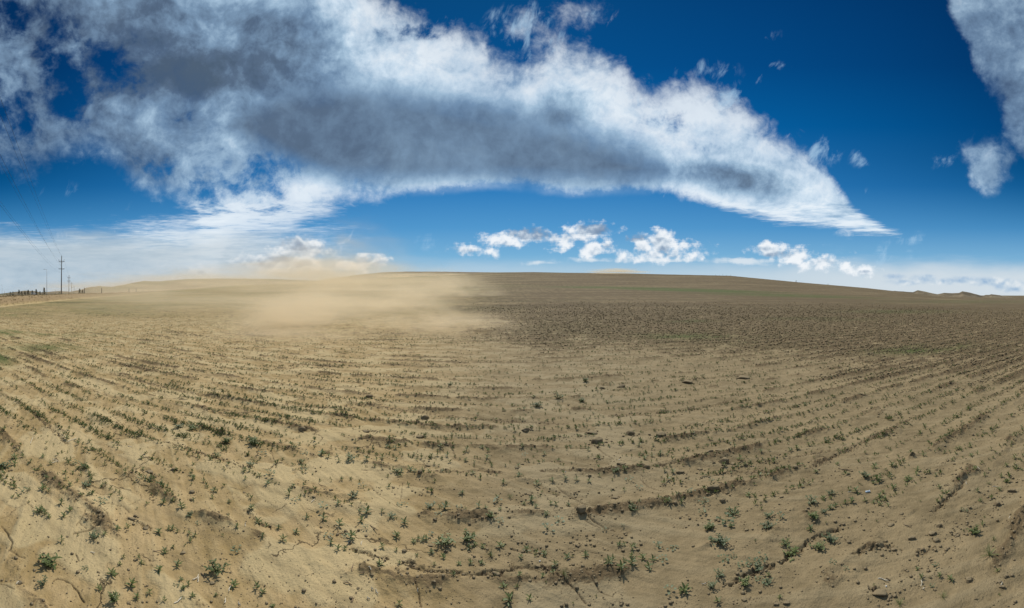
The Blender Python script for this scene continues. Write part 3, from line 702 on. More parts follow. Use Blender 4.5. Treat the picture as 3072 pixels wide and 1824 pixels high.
# measured positions of plants in six foreground strips: x, y of the base and apparent height, optional kind
PL = {0: "125,165,60;130,225,60;205,165,45;268,200,35;385,160,45;450,215,45;370,240,40;415,85,35;668,200,50,b;740,255,70,w;648,290,45;575,315,50;715,305,40;590,375,45;690,370,40;515,335,30;815,345,45;805,390,45;765,420,70,w;200,460,75,b;265,450,35;415,380,40;380,440,70;435,465,45;630,440,45;725,530,50;820,500,60;785,515,35;895,575,75,b;545,575,60;350,640,85,w;395,665,50;625,630,50;570,680,70;435,700,50;930,225,45;825,95,35;1260,185,40;1105,295,35;945,400,30;1265,275,40;1265,375,50,b;1350,380,70;1430,430,60,w;1490,435,50;1450,560,60;1420,320,35;830,685,20;545,890,65;565,925,25;840,880,95,w;930,860,45;695,845,35;1050,820,50;1140,790,50;1410,820,60;430,1110,150,w;755,1150,50,b;385,1290,85,w;1105,1050,45;1070,1105,40;1240,1060,45;1265,1110,45;1005,1200,75;1415,1190,60;1165,1290,90;885,1320,60;1215,1390,60;1335,1370,60;1010,1430,95,w;1470,1000,65;1465,1450,45;15,240,110,w;1505,790,50;600,15,40;945,1035,20",
      1: "475,40,60,w;735,65,95,w;180,115,45;265,120,30;405,175,60,w;820,145,60,b;980,50,45;1030,30,35;1145,60,40;1110,115,40;1190,150,45,b;1340,150,75;1410,180,60;1480,165,40;1500,215,40;1160,215,55,w;710,260,65,w;1200,290,60,b;885,345,75,b;795,355,50;650,315,50;700,320,45;665,380,40;865,420,50;285,305,30;200,355,50;80,350,30;205,240,40;380,460,55;415,470,35;370,530,45;205,545,45;20,560,45;70,525,30;100,620,60;170,685,60,w;525,560,40;1060,515,70;1105,560,45,b;735,585,35;720,635,60;1490,590,50;1360,620,75,b;1210,700,55;1365,705,65;520,690,35;455,650,20;790,745,75;850,760,50;965,785,55;1125,820,50;240,745,35,b;15,785,60;65,810,40;120,815,35;165,835,40;210,860,45;180,895,50;130,930,35;20,950,40;465,855,35;590,800,50;820,890,45;995,920,80;585,975,60,b;1500,770,75;1400,860,50,b;1425,925,65;1495,990,60;65,1105,80;400,1165,120,w;523,1070,20;570,1300,70;765,1315,75;825,1360,60;155,1300,60;115,1340,50,w;95,1250,45;55,1300,40,b;200,1420,50;400,1385,40;100,1425,30,b;905,1480,40;770,1470,30",
      2: "125,25,40;120,75,30;425,30,50;405,65,40;480,80,50;510,50,35;280,65,35;75,200,75,w;165,105,35;220,210,65;245,160,30;365,160,60;315,190,45;495,180,40;615,155,35;635,150,30;800,160,45;885,80,45;880,125,35;945,155,60;855,100,30;1110,105,60;1250,75,45;1110,190,40;1300,160,50;1210,160,35;1415,35,40;1475,20,35;495,300,65,w;540,290,50;620,280,60;650,290,50;725,280,40;780,290,45;900,285,40;940,285,35;830,225,35;870,235,30;970,280,30;1035,305,35;1175,310,45;1235,320,35;1300,325,30;1340,230,40;1460,225,35;175,415,45,b;105,525,80,w;345,440,20;795,610,85,w;540,595,55,b;1070,475,45;1450,390,50;1395,550,60,b;875,605,45;915,615,85;860,690,45,b;1050,610,35,b;1105,640,40;1225,625,60;1290,645,45;1415,630,40;1330,720,75,w;1410,750,65,b;220,670,75;165,650,45;360,675,50;445,705,60,w;490,710,30;570,750,65;170,735,70;215,795,45,b;485,855,60;515,870,35;80,885,75;35,860,35,b;645,905,60;720,885,55;690,875,45;755,880,45;800,850,50,b;860,905,60;925,925,110,w;1015,940,30;1125,890,100,w;1150,955,60;1195,935,45;1265,950,60;1425,945,75;360,955,60;125,985,50;25,975,40;800,1000,45;910,1030,50;675,1025,40;485,985,40;515,1090,40;345,1125,60;830,1100,40;1045,1095,40;1150,1090,45;1255,1100,45;995,1205,50;1330,1030,80,g;1450,1320,60;1485,1440,85;520,1465,65;1385,1220,40;1500,500,60,g",
      3: "20,20,35;90,75,45;175,85,35;225,100,30;290,120,45;485,80,35;525,55,40;675,90,50;115,130,35,b;380,185,30;430,200,25;530,190,25;60,235,45;60,320,55;220,400,60;360,370,50;480,355,45;570,365,45;690,380,45;775,320,40;895,350,35;925,295,60,w;1000,280,50;1040,345,60,b;1135,410,45,b;1130,35,45;1260,25,40;1320,100,55;1250,120,45;1135,105,40;1185,145,50;1430,90,35;1440,265,60;1355,260,40;1330,310,35;175,540,70;105,565,45;250,500,35;350,590,45;395,595,55;215,615,50;310,685,50;505,580,40;415,735,60,b;315,795,75,b;1075,645,75,w;1380,570,65;1505,570,55;865,610,35;985,770,25,b;825,800,35,b;130,975,60;210,1000,55;295,1010,60;205,1040,35;75,1050,45;490,1040,65;540,1030,30;650,1040,65;965,935,45;1005,935,45;1065,960,60;1095,940,45;1305,955,75,b;1430,965,55,b;1070,1040,60;1060,1140,75;1160,1070,75;1245,1085,60;1225,1155,80;1345,1080,60,b;885,1110,75;855,1170,85;1000,1090,50;975,1185,75;385,1130,60;360,1230,50;270,1250,45;65,1255,50;460,1270,90,g;40,1320,40;300,1310,30;165,1275,30;150,1440,70;750,1420,30;545,1480,30;1405,1350,75,b;1510,1350,60",
      4: "40,60,40;90,70,35;180,40,30;550,60,35;700,75,40;770,70,35;955,75,40;1020,60,45;1125,30,40;1145,80,30;505,145,60;600,160,40;570,130,30;820,165,60;895,135,35;1190,270,50;1375,205,40;1430,100,35;375,200,50;255,350,50,b;355,325,30;590,480,60;955,350,25;75,490,50,b;190,550,60,b;175,630,60,b;440,630,85,w;1150,555,95,w;1250,520,50;1325,480,60,w;1320,605,50;1355,580,50;1410,585,35;1445,560,50;1500,540,60;1265,655,60,w;1165,695,90,w;380,720,95,b;430,770,45,w;245,785,90,w;770,680,70,w;760,780,95,w;870,705,75,b;1130,790,60;340,925,120,w;260,925,60,b;645,905,35;910,920,70,w;980,1000,110,w;1210,960,90,w;1310,880,80,w;365,1075,70,b;455,1040,35,b;710,1050,65,b;620,1100,70,b;540,1130,60,b;670,1140,80,w;325,1205,80,w;270,1305,80,w;560,1280,90,w;765,1210,50;755,1270,60,w;680,1245,50,b;20,1330,80;310,1430,60;865,1420,40;1335,1115,45,b;1450,1165,45,b;1275,730,30",
      5: "100,335,70,w;180,380,45;230,360,65;265,300,30;325,315,40;350,235,60;180,235,60;485,345,55,w;565,260,55;560,300,40;360,420,60;305,410,35;270,460,40;235,500,50;200,515,35;180,550,40;100,535,45;25,460,60;245,575,40;310,590,45;555,380,35;630,135,50;725,100,35;810,100,40;860,95,35;935,75,60,w;1040,50,40;920,125,35;880,180,40;1055,150,40;1105,135,40;1440,160,50;1365,230,45;1455,245,45;1080,290,45;1205,270,35;1170,325,40;1010,295,35;680,280,45;735,310,45;770,430,50;795,480,40;1110,465,50;1130,545,45;1325,330,45;1370,375,55;1205,390,50,g;1305,440,40;995,630,40,b;960,625,30;1170,685,35;1150,760,50;1080,830,85,w;980,810,25;1250,900,60,g;1215,1045,120,g;1285,1180,45;730,1125,45,b;575,1150,40;765,1215,50;610,1235,50;685,1235,30;870,1255,50;700,1305,45,b;800,1410,80,g;410,1450,70,g;185,1300,30;1300,1390,35;595,550,35;130,640,35;210,720,30"}
plants = []
for k, s_ in PL.items():
    for e in s_.split(';'):
        f = e.split(','); px_, py_ = tp(k, float(f[0]), float(f[1])); plants.append((px_, py_, float(f[2]) / 2.969, f[3] if len(f) > 3 else 's'))
plants += [(455 + 80, 1290, 22, 'w'), (575, 1296, 22, 'w'), (680, 1335, 24, 'w'), (760, 1340, 30, 'w'), (1675, 1200, 26, 'w'), (1610, 1225, 24, 'w'), (1755, 1150, 20, 'w'), (1350, 1160, 14, 'w'), (1745, 1205, 20, 'w')]
LM = [(35, 1620, 'jagged black crack below the utility poles'), (145, 1700, 'tallest dark weed below the utility poles'), (235, 1770, 'hooked crack in the pale crust'), (165, 1388, 'small heap of grey straw'),
      (270, 1597, 'straight dark ledge in cracked crust'), (345, 1490, 'web of fine cracks in pale crust'), (400, 1565, 'brown crumbs beside smooth silt'), (590, 1735, 'bundle of broken pale straw'),
      (455, 1425, 'crumbled furrow edge in pale silt'), (822, 1395, 'T-shaped crack in smooth crust'), (907, 1297, 'round brown clod standing alone'), (735, 1585, 'upright straw stub in the furrow'),
      (965, 1465, 'short dark twig on grey crust'), (1120, 1592, 'thick brown straw stalk'), (1062, 1755, 'scatter of short straw pieces'), (1255, 1780, 'upright crack at the bottom edge'),
      (1245, 1690, 'dark crumbly ledge at the bottom middle'), (1120, 1418, 'thin level crack in the sand'), (1345, 1345, 'forked crack beside pale crust'), (1440, 1560, 'pale wind scar in the middle'),
      (1745, 1545, 'wide hollow clod in bare sand'), (1810, 1580, 'pair of parallel cracks'), (1700, 1490, 'long slanting crack in bare sand'), (1600, 1710, 'crumbly mound at the bottom middle'),
      (1740, 1415, 'line of brown crumbs across bare sand'), (1793, 1320, 'smooth loaf-shaped clod'), (2172, 1372, 'biggest rounded clod'), (2140, 1472, 'dark angular clod'), (2310, 1540, 'blank dune face of grey sand'),
      (2275, 1730, 'short dark undercut step'), (2470, 1610, 'long black undercut step'), (2601, 1477, 'pale plastic scrap'), (2370, 1405, 'dark knob of crumbly soil'), (2810, 1320, 'straight dark groove at mid distance'),
      (2860, 1480, 'crumbled end of a slanting ridge'), (2970, 1680, 'biggest spiky grass tuft'), (2640, 1778, 'hollow clod at the bottom edge'), (2768, 1762, 'two upright pale straws'), (3035, 1476, 'knobbly dark clod at the far side'),
      (1940, 1690, 'row of spindly shoots by the furrow'), (2900, 1370, 'brown mound between two drill rows'), (2000, 1390, 'wide patch of broken brown soil')]
ORD = ['', 'second ', 'third ', 'fourth ', 'fifth ', 'sixth ', 'seventh ', 'eighth ', 'ninth ', 'tenth ', 'eleventh ', 'twelfth ', 'thirteenth ', 'fourteenth ', 'fifteenth ', 'sixteenth ', 'seventeenth ', 'eighteenth ', 'nineteenth ', 'twentieth ']
LOOK = {'s': 'narrow-leaved green seedling', 'b': 'round-leaved blue-green weed', 'w': 'many-leaved bushy green weed', 'g': 'thin-bladed grass tuft'}
GROUP = {'s': 'seedlings in the drill rows', 'b': 'round-leaved weeds on the sand', 'w': 'bushy weeds on the sand', 'g': 'grass tufts on the sand'}
CAT = {'s': 'seedling', 'b': 'weed', 'w': 'weed', 'g': 'grass'}
# the 290 seedlings that show largest stay individuals, the others join the mass further below
seed_sorted = sorted([p for p in plants if p[3] == 's'], key=lambda p: -p[2]); keep = set(id(p) for p in seed_sorted[:290])
solo = [p for p in plants if p[3] != 's' or id(p) in keep]; spare = [p for p in plants if p[3] == 's' and id(p) not in keep]
byl = {}
for p in solo:
    q = min(range(len(LM)), key=lambda k: (LM[k][0] - p[0]) ** 2 + (LM[k][1] - p[1]) ** 2 * 1.5)
    byl.setdefault((q, p[3]), []).append(p)
rr_ = random.Random(5)
W_xy = {id(p): unproj(p[0], p[1]) for p in solo + spare}
allxy = np.array([W_xy[id(p)] for p in solo + spare]); allz = ground_z(allxy[:, 0], allxy[:, 1]); ZZ = {id(p): allz[k] for k, p in enumerate(solo + spare)}
for (q, kd), ps in sorted(byl.items(), key=lambda e: e[0]):
    lx, ly, ld = LM[q]
    ps.sort(key=lambda p: math.hypot(p[0] - lx, (p[1] - ly)))
    for r_, p in enumerate(ps):
        x, y = W_xy[id(p)]; z = ZZ[id(p)]; d = math.hypot(x, y)
        size = p[2] * d / F * {'s': 1.25, 'b': 1.15, 'w': 1.2, 'g': .95}[kd]
        ms, mf, mo, _ = VAR[kd][rr_.randrange(len(VAR[kd]))]
        label = ORD[min(r_, 19)] + LOOK[kd] + (' out from the ' if r_ else ' beside the ') + ld
        if p[2] > 15.5:
            o = bpy.data.objects.new(KINDS[kd], None); o.empty_display_size = .02; C.collection.objects.link(o)
            link('stem', ms, parent=o); link('foliage', mf, parent=o)
        else:
            o = link(KINDS[kd], mo)
        o.location = (x, y, z); o.rotation_euler = (rr_.uniform(-.12, .12), rr_.uniform(-.12, .12), rr_.uniform(0, 6.28)); o.scale = (size * rr_.uniform(.95, 1.25),) * 2 + (size * rr_.uniform(.68, .86),)
        o['label'] = label; o['category'] = CAT[kd]; o['group'] = GROUP[kd]


# ------------------------------------------------------------------ the mass of seedlings further out
def scatter(name, pts, sizes, templates, mat, seed=1, tilt=.15, kind='stuff'):
    R = np.random.RandomState(seed); V_, T_ = [], []; off = 0; pick = R.randint(0, len(templates), len(pts)); yaw = R.rand(len(pts)) * 2 * PI
    for q, (tv, tt) in enumerate(templates):
        m_ = pick == q; P = pts[m_]; S = sizes[m_]; a = yaw[m_]; n_ = len(P)
        if not n_: continue
        c_, s_ = np.cos(a)[:, None], np.sin(a)[:, None]
        tx = (R.rand(n_, 1) - .5) * 2 * tilt; ty = (R.rand(n_, 1) - .5) * 2 * tilt
        vx = tv[None, :, 0] * c_ - tv[None, :, 1] * s_ + tv[None, :, 2] * tx; vy = tv[None, :, 0] * s_ + tv[None, :, 1] * c_ + tv[None, :, 2] * ty; vz = np.repeat(tv[None, :, 2], n_, 0)
        v = np.stack([vx, vy, vz], -1) * S[:, None, None] + P[:, None, :]
        V_.append(v.reshape(-1, 3)); T_.append((tt[None] + (np.arange(n_) * len(tv))[:, None, None]).reshape(-1, 3) + off); off += n_ * len(tv)
    me = mesh_np(name, np.concatenate(V_), tris=np.concatenate(T_))
    return link(name, me, mat, kind=kind)


R = np.random.RandomState(17)


def field_points(n_, d0, d1, power=1.0):
    """random points snapped towards drill lines, thinned by patches and by zone"""
    a = R.uniform(-rad(76), rad(76), n_); d = d0 * (d1 / d0) ** (R.rand(n_) ** power)
    x = d * np.sin(a); y = d * np.cos(a)
    k, rd = rows(x, y)
    sub = np.round((k * 2)) / 2                           # two drill lines per ridge
    yy = y + (sub - k) * ROW * np.clip(R.normal(.62, .40, n_), 0, 1.2)
    return x, yy


def density(x, y):
    px_, py_ = proj(x, y, base_h(x, y))
    g = sst(fbm(x / 1.1, y / .7, 4, 201) + .35 * fbm(x / 6, y / 4, 3, 205), -.55, .45)
    left_ = 1 - sst(px_, 900, 1500); mid = np.exp(-((px_ - 1500) / 330) ** 2) * sst(py_, 1010, 1150)
    return g * (.50 + .50 * left_) * (1 - .5 * mid) + .03


def mk_tiny(seed, n_, seg=2):
    R_ = np.random.RandomState(seed); t_ = TM()
    for k in range(n_):
        t_.add(*leaf(k * 2.4 + R_.uniform(-.4, .4), (R_.uniform(-.05, .05), R_.uniform(-.05, .05), R_.uniform(0, .25)), R_.uniform(.2, 1.25), R_.uniform(.45, .75), R_.uniform(.13, .2), .35, seg))
    return t_.arr()


tinyA = [mk_tiny(k, 8) for k in range(5)]; tinyB = [mk_tiny(20 + k, 5) for k in range(4)]
P_, S_ = [], []
for (n_, d0, d1, s0, s1, tset) in [(52000, 2.9, 13.0, .018, .052, 0), (90000, 12.0, 65.0, .030, .066, 1)]:
    x, y = field_points(n_, d0, d1, .85)
    d = np.hypot(x, y)
    ok = (R.rand(n_) < density(x, y) * (.95 if tset == 0 else .85)) & (y > .3)
    px_, py_ = proj(x, y, base_h(x, y)); ok &= ((py_ < 1322) | (R.rand(n_) < (.48 - (py_ - 1322) / 600))) & ((px_ > -120) & (px_ < 3200))
    x, y = x[ok], y[ok]; z = ground_z(x, y)
    s_ = R.uniform(s0, s1, len(x)) * (1 + .5 * (R.rand(len(x)) > .93)); P_.append(np.stack([x, y, z], 1)); S_.append(s_)
x = np.array([W_xy[id(p)] for p in spare]); zz = np.array([ZZ[id(p)] for p in spare])
ss_ = np.array([p[2] * math.hypot(*W_xy[id(p)]) / F for p in spare])
scatter('young_plants', np.concatenate([P_[0], np.column_stack([x, zz])]), np.concatenate([S_[0], ss_]), tinyA, LEAF, 3)
scatter('young_plants', P_[1], S_[1], tinyB, LEAF, 4)

# ------------------------------------------------------------------ clods and crumbs
def clod_np(seed, sub=2, flat_=.6, amp=.55):
    import bmesh
    bm = bmesh.new(); bmesh.ops.create_icosphere(bm, subdivisions=sub, radius=1.0)
    v = np.array([p.co[:] for p in bm.verts]); f = np.array([[q.index for q in p.verts] for p in bm.faces]); bm.free()
    s_ = seed * 3.7
    n_ = fbm(v[:, 0] * 1.1 + s_, v[:, 1] * 1.1 + v[:, 2] * .8, 3, 301) + .7 * fbm(v[:, 2] * 1.6 + s_, v[:, 0] * 1.6 - v[:, 1], 3, 305)
    v = v * (1 + amp * n_)[:, None]
    # a few planar breaks
    R_ = np.random.RandomState(seed)
    for k in range(5):
        nrm = R_.normal(size=3); nrm /= np.linalg.norm(nrm); c_ = R_.uniform(.55, .85); dt = v @ nrm; v = v - np.outer(np.maximum(dt - c_, 0), nrm) * .85
    v[:, 2] *= flat_
    v = v + .03 * np.stack([fbm(v[:, 1] * 6, v[:, 2] * 6 + s_, 3, 311), fbm(v[:, 0] * 6, v[:, 2] * 6 + s_, 3, 315), fbm(v[:, 0] * 6, v[:, 1] * 6 + s_, 3, 319)], 1)
    return v, f


cm, t, b = newmat('clod_soil')
oc = t.new('ShaderNodeTexCoord').outputs['Object']; oi = t.new('ShaderNodeObjectInfo').outputs['Random']
geo = t.new('ShaderNodeNewGeometry'); gn = t.new('ShaderNodeSeparateXYZ'); t.l.new(geo.outputs['Normal'], gn.inputs[0])
c = t.mix(t.noise(geo.outputs['Position'], 60, 6, .65), (.085, .063, .036, 1), (.205, .155, .090, 1))
c = t.mix(t.m('MULTIPLY', t.sm(t.m('ADD', gn.outputs[2], t.m('MULTIPLY_ADD', t.noise(geo.outputs['Position'], 25, 4, .6), .8, -.4)), .45, .95), .7), c, (.26, .20, .115, 1))   # blown silt lying on top
t.l.new(c, b.inputs['Base Color'])
bp = t.new('ShaderNodeBump'); bp.inputs['Distance'].default_value = .006; bp.inputs['Strength'].default_value = .7
t.l.new(t.noise(geo.outputs['Position'], 120, 5, .7), bp.inputs['Height']); t.l.new(bp.outputs[0], b.inputs['Normal'])
CLOD = cm
cl_mesh = []
for q in range(8):
    v, f = clod_np(q + 1, 3, [.6, .75, .5, .65, .8, .55, .7, .45][q]); me = mesh_np('soil_clod', v, tris=f); me.polygons.foreach_set('use_smooth', np.ones(len(f), bool)); me.materials.append(CLOD); cl_mesh.append(me)
CL = {4: "370,150,100,1,biggest rounded brown clod standing on the sand;450,175,50,0,dark flat clod beside the biggest rounded clod;275,175,38,2,small clod lying before the two long dark clods;155,215,48,0,low sandy clod apart from the biggest rounded clod;560,190,42,3,small clod beside a seedling past the biggest rounded clod;240,70,80,2,long dark clod behind the biggest rounded clod;330,70,62,5,second long dark clod behind the biggest rounded clod;275,435,90,4,dark angular clod with a pointed top;355,515,60,6,flat sandy clod beside the dark angular clod;1000,230,66,1,dark knob of soil on a crumbly ridge;1240,335,38,3,small pointed clod in smooth sand;550,1410,52,0,dark clod alone at the bottom edge in smooth sand;835,1465,38,4,small clod at the bottom edge beside a crumbly patch;925,1450,52,5,flat clod in the crumbly patch at the bottom edge;570,790,38,7,flat flake of soil between bushy weeds;695,465,30,2,tiny dark clod in smooth rippled sand;880,495,36,7,thin flat clod in smooth rippled sand;1480,890,45,6,brown clod above the long black undercut step;1410,845,35,7,flat clod past the end of the long black undercut step",
      3: "620,655,105,6,wide hollow clod half buried in bare sand;915,490,54,5,sandy loaf-like clod alone on bare sand;690,318,40,2,dark pebble-like clod under the line of crumbs;815,262,40,0,dark clod on the line of crumbs;970,205,62,4,dark clod at the end of a long slanting crack;600,265,60,1,crumbly clod in the line of brown crumbs;45,245,38,3,small dark clod with a seedling behind it;1295,540,32,2,tiny clod beside a bushy seedling in bare sand;1455,570,42,6,low sandy clod between two seedlings;1500,255,62,4,dark hollowed clod beside the weed patch;1200,225,60,1,knobbly clod in the patch of broken brown soil;770,640,26,0,tiny clod beyond the wide hollow clod;130,1210,26,3,tiny clod below the crumbly mound;830,1110,40,2,dark clod in a furrow of spindly shoots;1110,1110,30,5,small dark clod beside spindly shoots",
      5: "705,820,72,7,flat overhanging clod on the slanting ridge;740,880,72,6,crumbly clod below the flat overhanging clod;520,870,60,4,dark clod with a lit top edge beside the slanting ridge;430,655,42,3,pointed little clod in smooth sand;765,755,58,1,rounded sandy clod on the slanting ridge;235,1345,110,5,big hollow clod with a pale rim at the bottom edge;1030,1240,72,6,rough low clod between grass tufts;1410,450,62,4,knobbly dark clod with two horns near the edge;1280,565,68,1,dark crumbly clod under the two-horned clod;1335,500,40,7,flat clod between two dark knobbly clods;1300,1265,46,0,small clod on the ridge beneath the biggest grass tuft;1325,1310,46,4,clod with a straw on it at the bottom of the ridge;360,965,50,7,sandy flake of soil at the end of the crumbly ridge;405,980,46,5,outermost flake of the crumbly ridge;270,950,46,2,dark clod on the crumbly ridge;335,740,68,7,long thin dark clod alone in the sand;1360,1220,55,2,dark slab of soil on the ridge below the grass tuft;325,1380,40,3,upright chip of soil beside the big hollow clod",
      0: "1170,695,50,4,dark crumb beside the pale crust with fine cracks;1205,665,40,1,upper one of two crumbs beside the cracked crust;1300,770,60,6,brown clod under a hump of pale silt;175,1270,50,3,brown crumb alone below the tallest dark weed;1330,280,62,5,dark broken clod in the furrow edge;1310,1290,30,2,small crumb above two seedlings near the bottom edge;1315,820,26,0,tiny crumb below the brown clod;600,850,26,3,tiny crumb beside a seedling in smooth silt;985,980,24,1,tiny dark crumb at the tip of a pale plate;575,1132,26,2,tiny dark crumb in stippled crust",
      1: "1275,520,30,5,small dark flake on stippled crust;375,1255,50,7,flat dark flake near the bundle of straw;20,270,50,1,brown crumbly clod at the furrow edge;190,460,60,6,crumbly lump in a furrow of pale silt;110,980,45,5,low brown lump beside a small seedling;655,465,24,0,tiny dark crumb standing in smooth silt",
      2: "700,310,50,6,brown crumb just under the row of seedlings;770,220,42,5,dark flat crumb above the row of seedlings;1100,650,38,3,small crumb with a sprout behind it;320,1040,42,2,dark clod in the ledge at the bottom;650,1080,62,1,crumbly clod at the head of the dark ledge;1380,1200,62,4,dark clod at the end of the crumbly ledge;240,1075,24,0,round pebble-like crumb under the ledge;790,915,45,5,brown crumb within the thick row of shoots;150,1320,28,3,dark round crumb among straw pieces;560,985,50,6,flat brown clod above the dark ledge"}
CLX = [(907, 1297, 45 / 2.0, 1, 'round brown clod standing alone among small plants'), (1793, 1320, 40, 6, 'smooth loaf-shaped dark clod on bare sand'), (1776, 1290, 30, 5, 'low dark clod beyond the loaf-shaped clod'), (1890, 1292, 30, 1, 'rounded clod beyond the loaf-shaped clod on open sand'),
       (1983, 1298, 38, 6, 'wide brown clod at the end of the clod row'), (1576, 1286, 28, 2, 'small brown clod trailing a tongue of sand'), (1260, 1310, 24, 7, 'flat dark flake of soil in the middle sand'), (1100, 1297, 22, 7, 'short flat flake near the row of tiny plants'),
       (1108, 1190, 18, 4, 'small pointed clod among far plants'), (1275, 1254, 26, 1, 'dark clod under a leafy weed'), (1805, 1166, 20, 2, 'small dark clod by the far green weeds'), (1865, 1162, 20, 3, 'second small clod by the far green weeds'), (2063, 1125 + 20, 26, 5, 'dark clod with weeds in broken soil'), (2230, 1128, 34, 5, 'low blackish clod in thin green plants')]
clods = []
for k, s_ in CL.items():
    for e in s_.split(';'):
        f = e.split(',', 4); px_, py_ = tp(k, float(f[0]), float(f[1])); clods.append((px_, py_, float(f[2]) / 2.969, int(f[3]), f[4]))
clods += CLX
CI = []
for (px_, py_, wpx, var, lab) in clods:
    x, y = unproj(px_, py_ + wpx * .22); z = float(ground_z(x, y)[0]); d = math.hypot(x, y); r_ = wpx * d / F * .5
    o = link('soil_clod', cl_mesh[var]); o.location = (x, y, z + r_ * .16); o.rotation_euler = (0, 0, -math.atan2(x, y) + rr_.uniform(-.5, .5)); o.scale = (r_ * 1.1, r_ * .8, r_ * .85)
    o['label'] = lab; o['category'] = 'clod'; o['group'] = 'clods of dry soil'; CI.append((x, y, r_))

crumb = [clod_np(40 + k, 1, .7, .45) for k in range(6)]
x, y = field_points(230000, 1.6, 60, .80)
z = base_h(x, y); px_, py_, d, cl_, _, _ = zones(x, y, z); k, rd = rows(x, y)
patch_ = sst(fbm(x / .55, y / .28, 3, 71) + .55 * fbm(x / 3.1, y / 1.7, 2, 75) + .55 * cl_ + .06, .02, .40)
y = y + R.normal(0, .05, len(y)); 
pr = patch_ * (.20 + .8 * cl_) * 1.0
pr = pr * (1 - sst(d, 22, 58)) ; ok = (R.rand(len(x)) < pr) & (px_ > -150) & (px_ < 3250) & (np.hypot(x, y) > 1.5)
x, y, d, cl_ = x[ok], y[ok], d[ok], cl_[ok]
sz_ = np.minimum(R.lognormal(-.1, .5, len(x)), 2.1) * (.0055 + .0045 * cl_) * (1 + .055 * np.minimum(d, 50))
# crumbs along every broken furrow edge and round each clod
ex, ey, es = [], [], []
for pts, wd, dp in SCARPS:
    W_ = [unproj(*p) for p in pts]
    for (ax, ay), (bx, by) in zip(W_[:-1], W_[1:]):
        L = math.hypot(bx - ax, by - ay); n_ = int(L / .012)
        tt = R.rand(n_); ex.append(ax + tt * (bx - ax) + R.normal(0, wd * .8, n_)); ey.append(ay + tt * (by - ay) + R.normal(0, wd * .8, n_)); es.append(np.minimum(R.lognormal(-.2, .5, n_), 2) * .006)
for (cx, cy, r_) in CI:
    n_ = 7; a = R.rand(n_) * 2 * PI; q = r_ * R.uniform(.9, 2.2, n_); ex.append(cx + q * np.cos(a)); ey.append(cy + q * np.sin(a)); es.append(R.uniform(.12, .28, n_) * r_)
ex, ey, es = map(np.concatenate, (ex, ey, es))
x = np.concatenate([x, ex]); y = np.concatenate([y, ey]); sz_ = np.concatenate([sz_, es])
n_ = 26000; a = R.uniform(-rad(76), rad(76), n_); dg = 1.7 + 5.5 * R.rand(n_) ** 1.1; kx, ky = dg * np.sin(a), dg * np.cos(a); okk = fbm(kx / .5, ky / .4, 3, 401) + .25 * R.rand(n_) > .12
x = np.concatenate([x, kx[okk]]); y = np.concatenate([y, ky[okk]]); sz_ = np.concatenate([sz_, R.lognormal(0, .45, okk.sum()) * .0026])
scatter('soil_crumbs', np.stack([x, y, ground_z(x, y) + sz_ * .25], 1), sz_, crumb, CLOD, 9, .3)

# ------------------------------------------------------------------ straw
PALE = simple('straw_pale', (.50, .44, .33), .7, .2, 60); BROWN = simple('straw_brown', (.20, .14, .085), .8, .3, 60)


def straw_mesh(seed, bend=.08):
    R_ = np.random.RandomState(seed); t_ = TM(); n_ = 5; P = [np.array([-.5 + k / n_, bend * math.sin(k * 1.3 + seed) * .6, .03 + .04 * math.sin(k * 2.1 + seed)]) for k in range(n_ + 1)]
    for k in range(n_): t_.add(*tube_np(P[k], P[k + 1], .055 if k % 2 else .048, .05, 6))
    for k in range(3):                                  # frayed end
        t_.add(*tube_np(P[-1], P[-1] + np.array([.14, R_.uniform(-.08, .08), R_.uniform(0, .08)]), .018, .004, 3))
    return t_.arr()


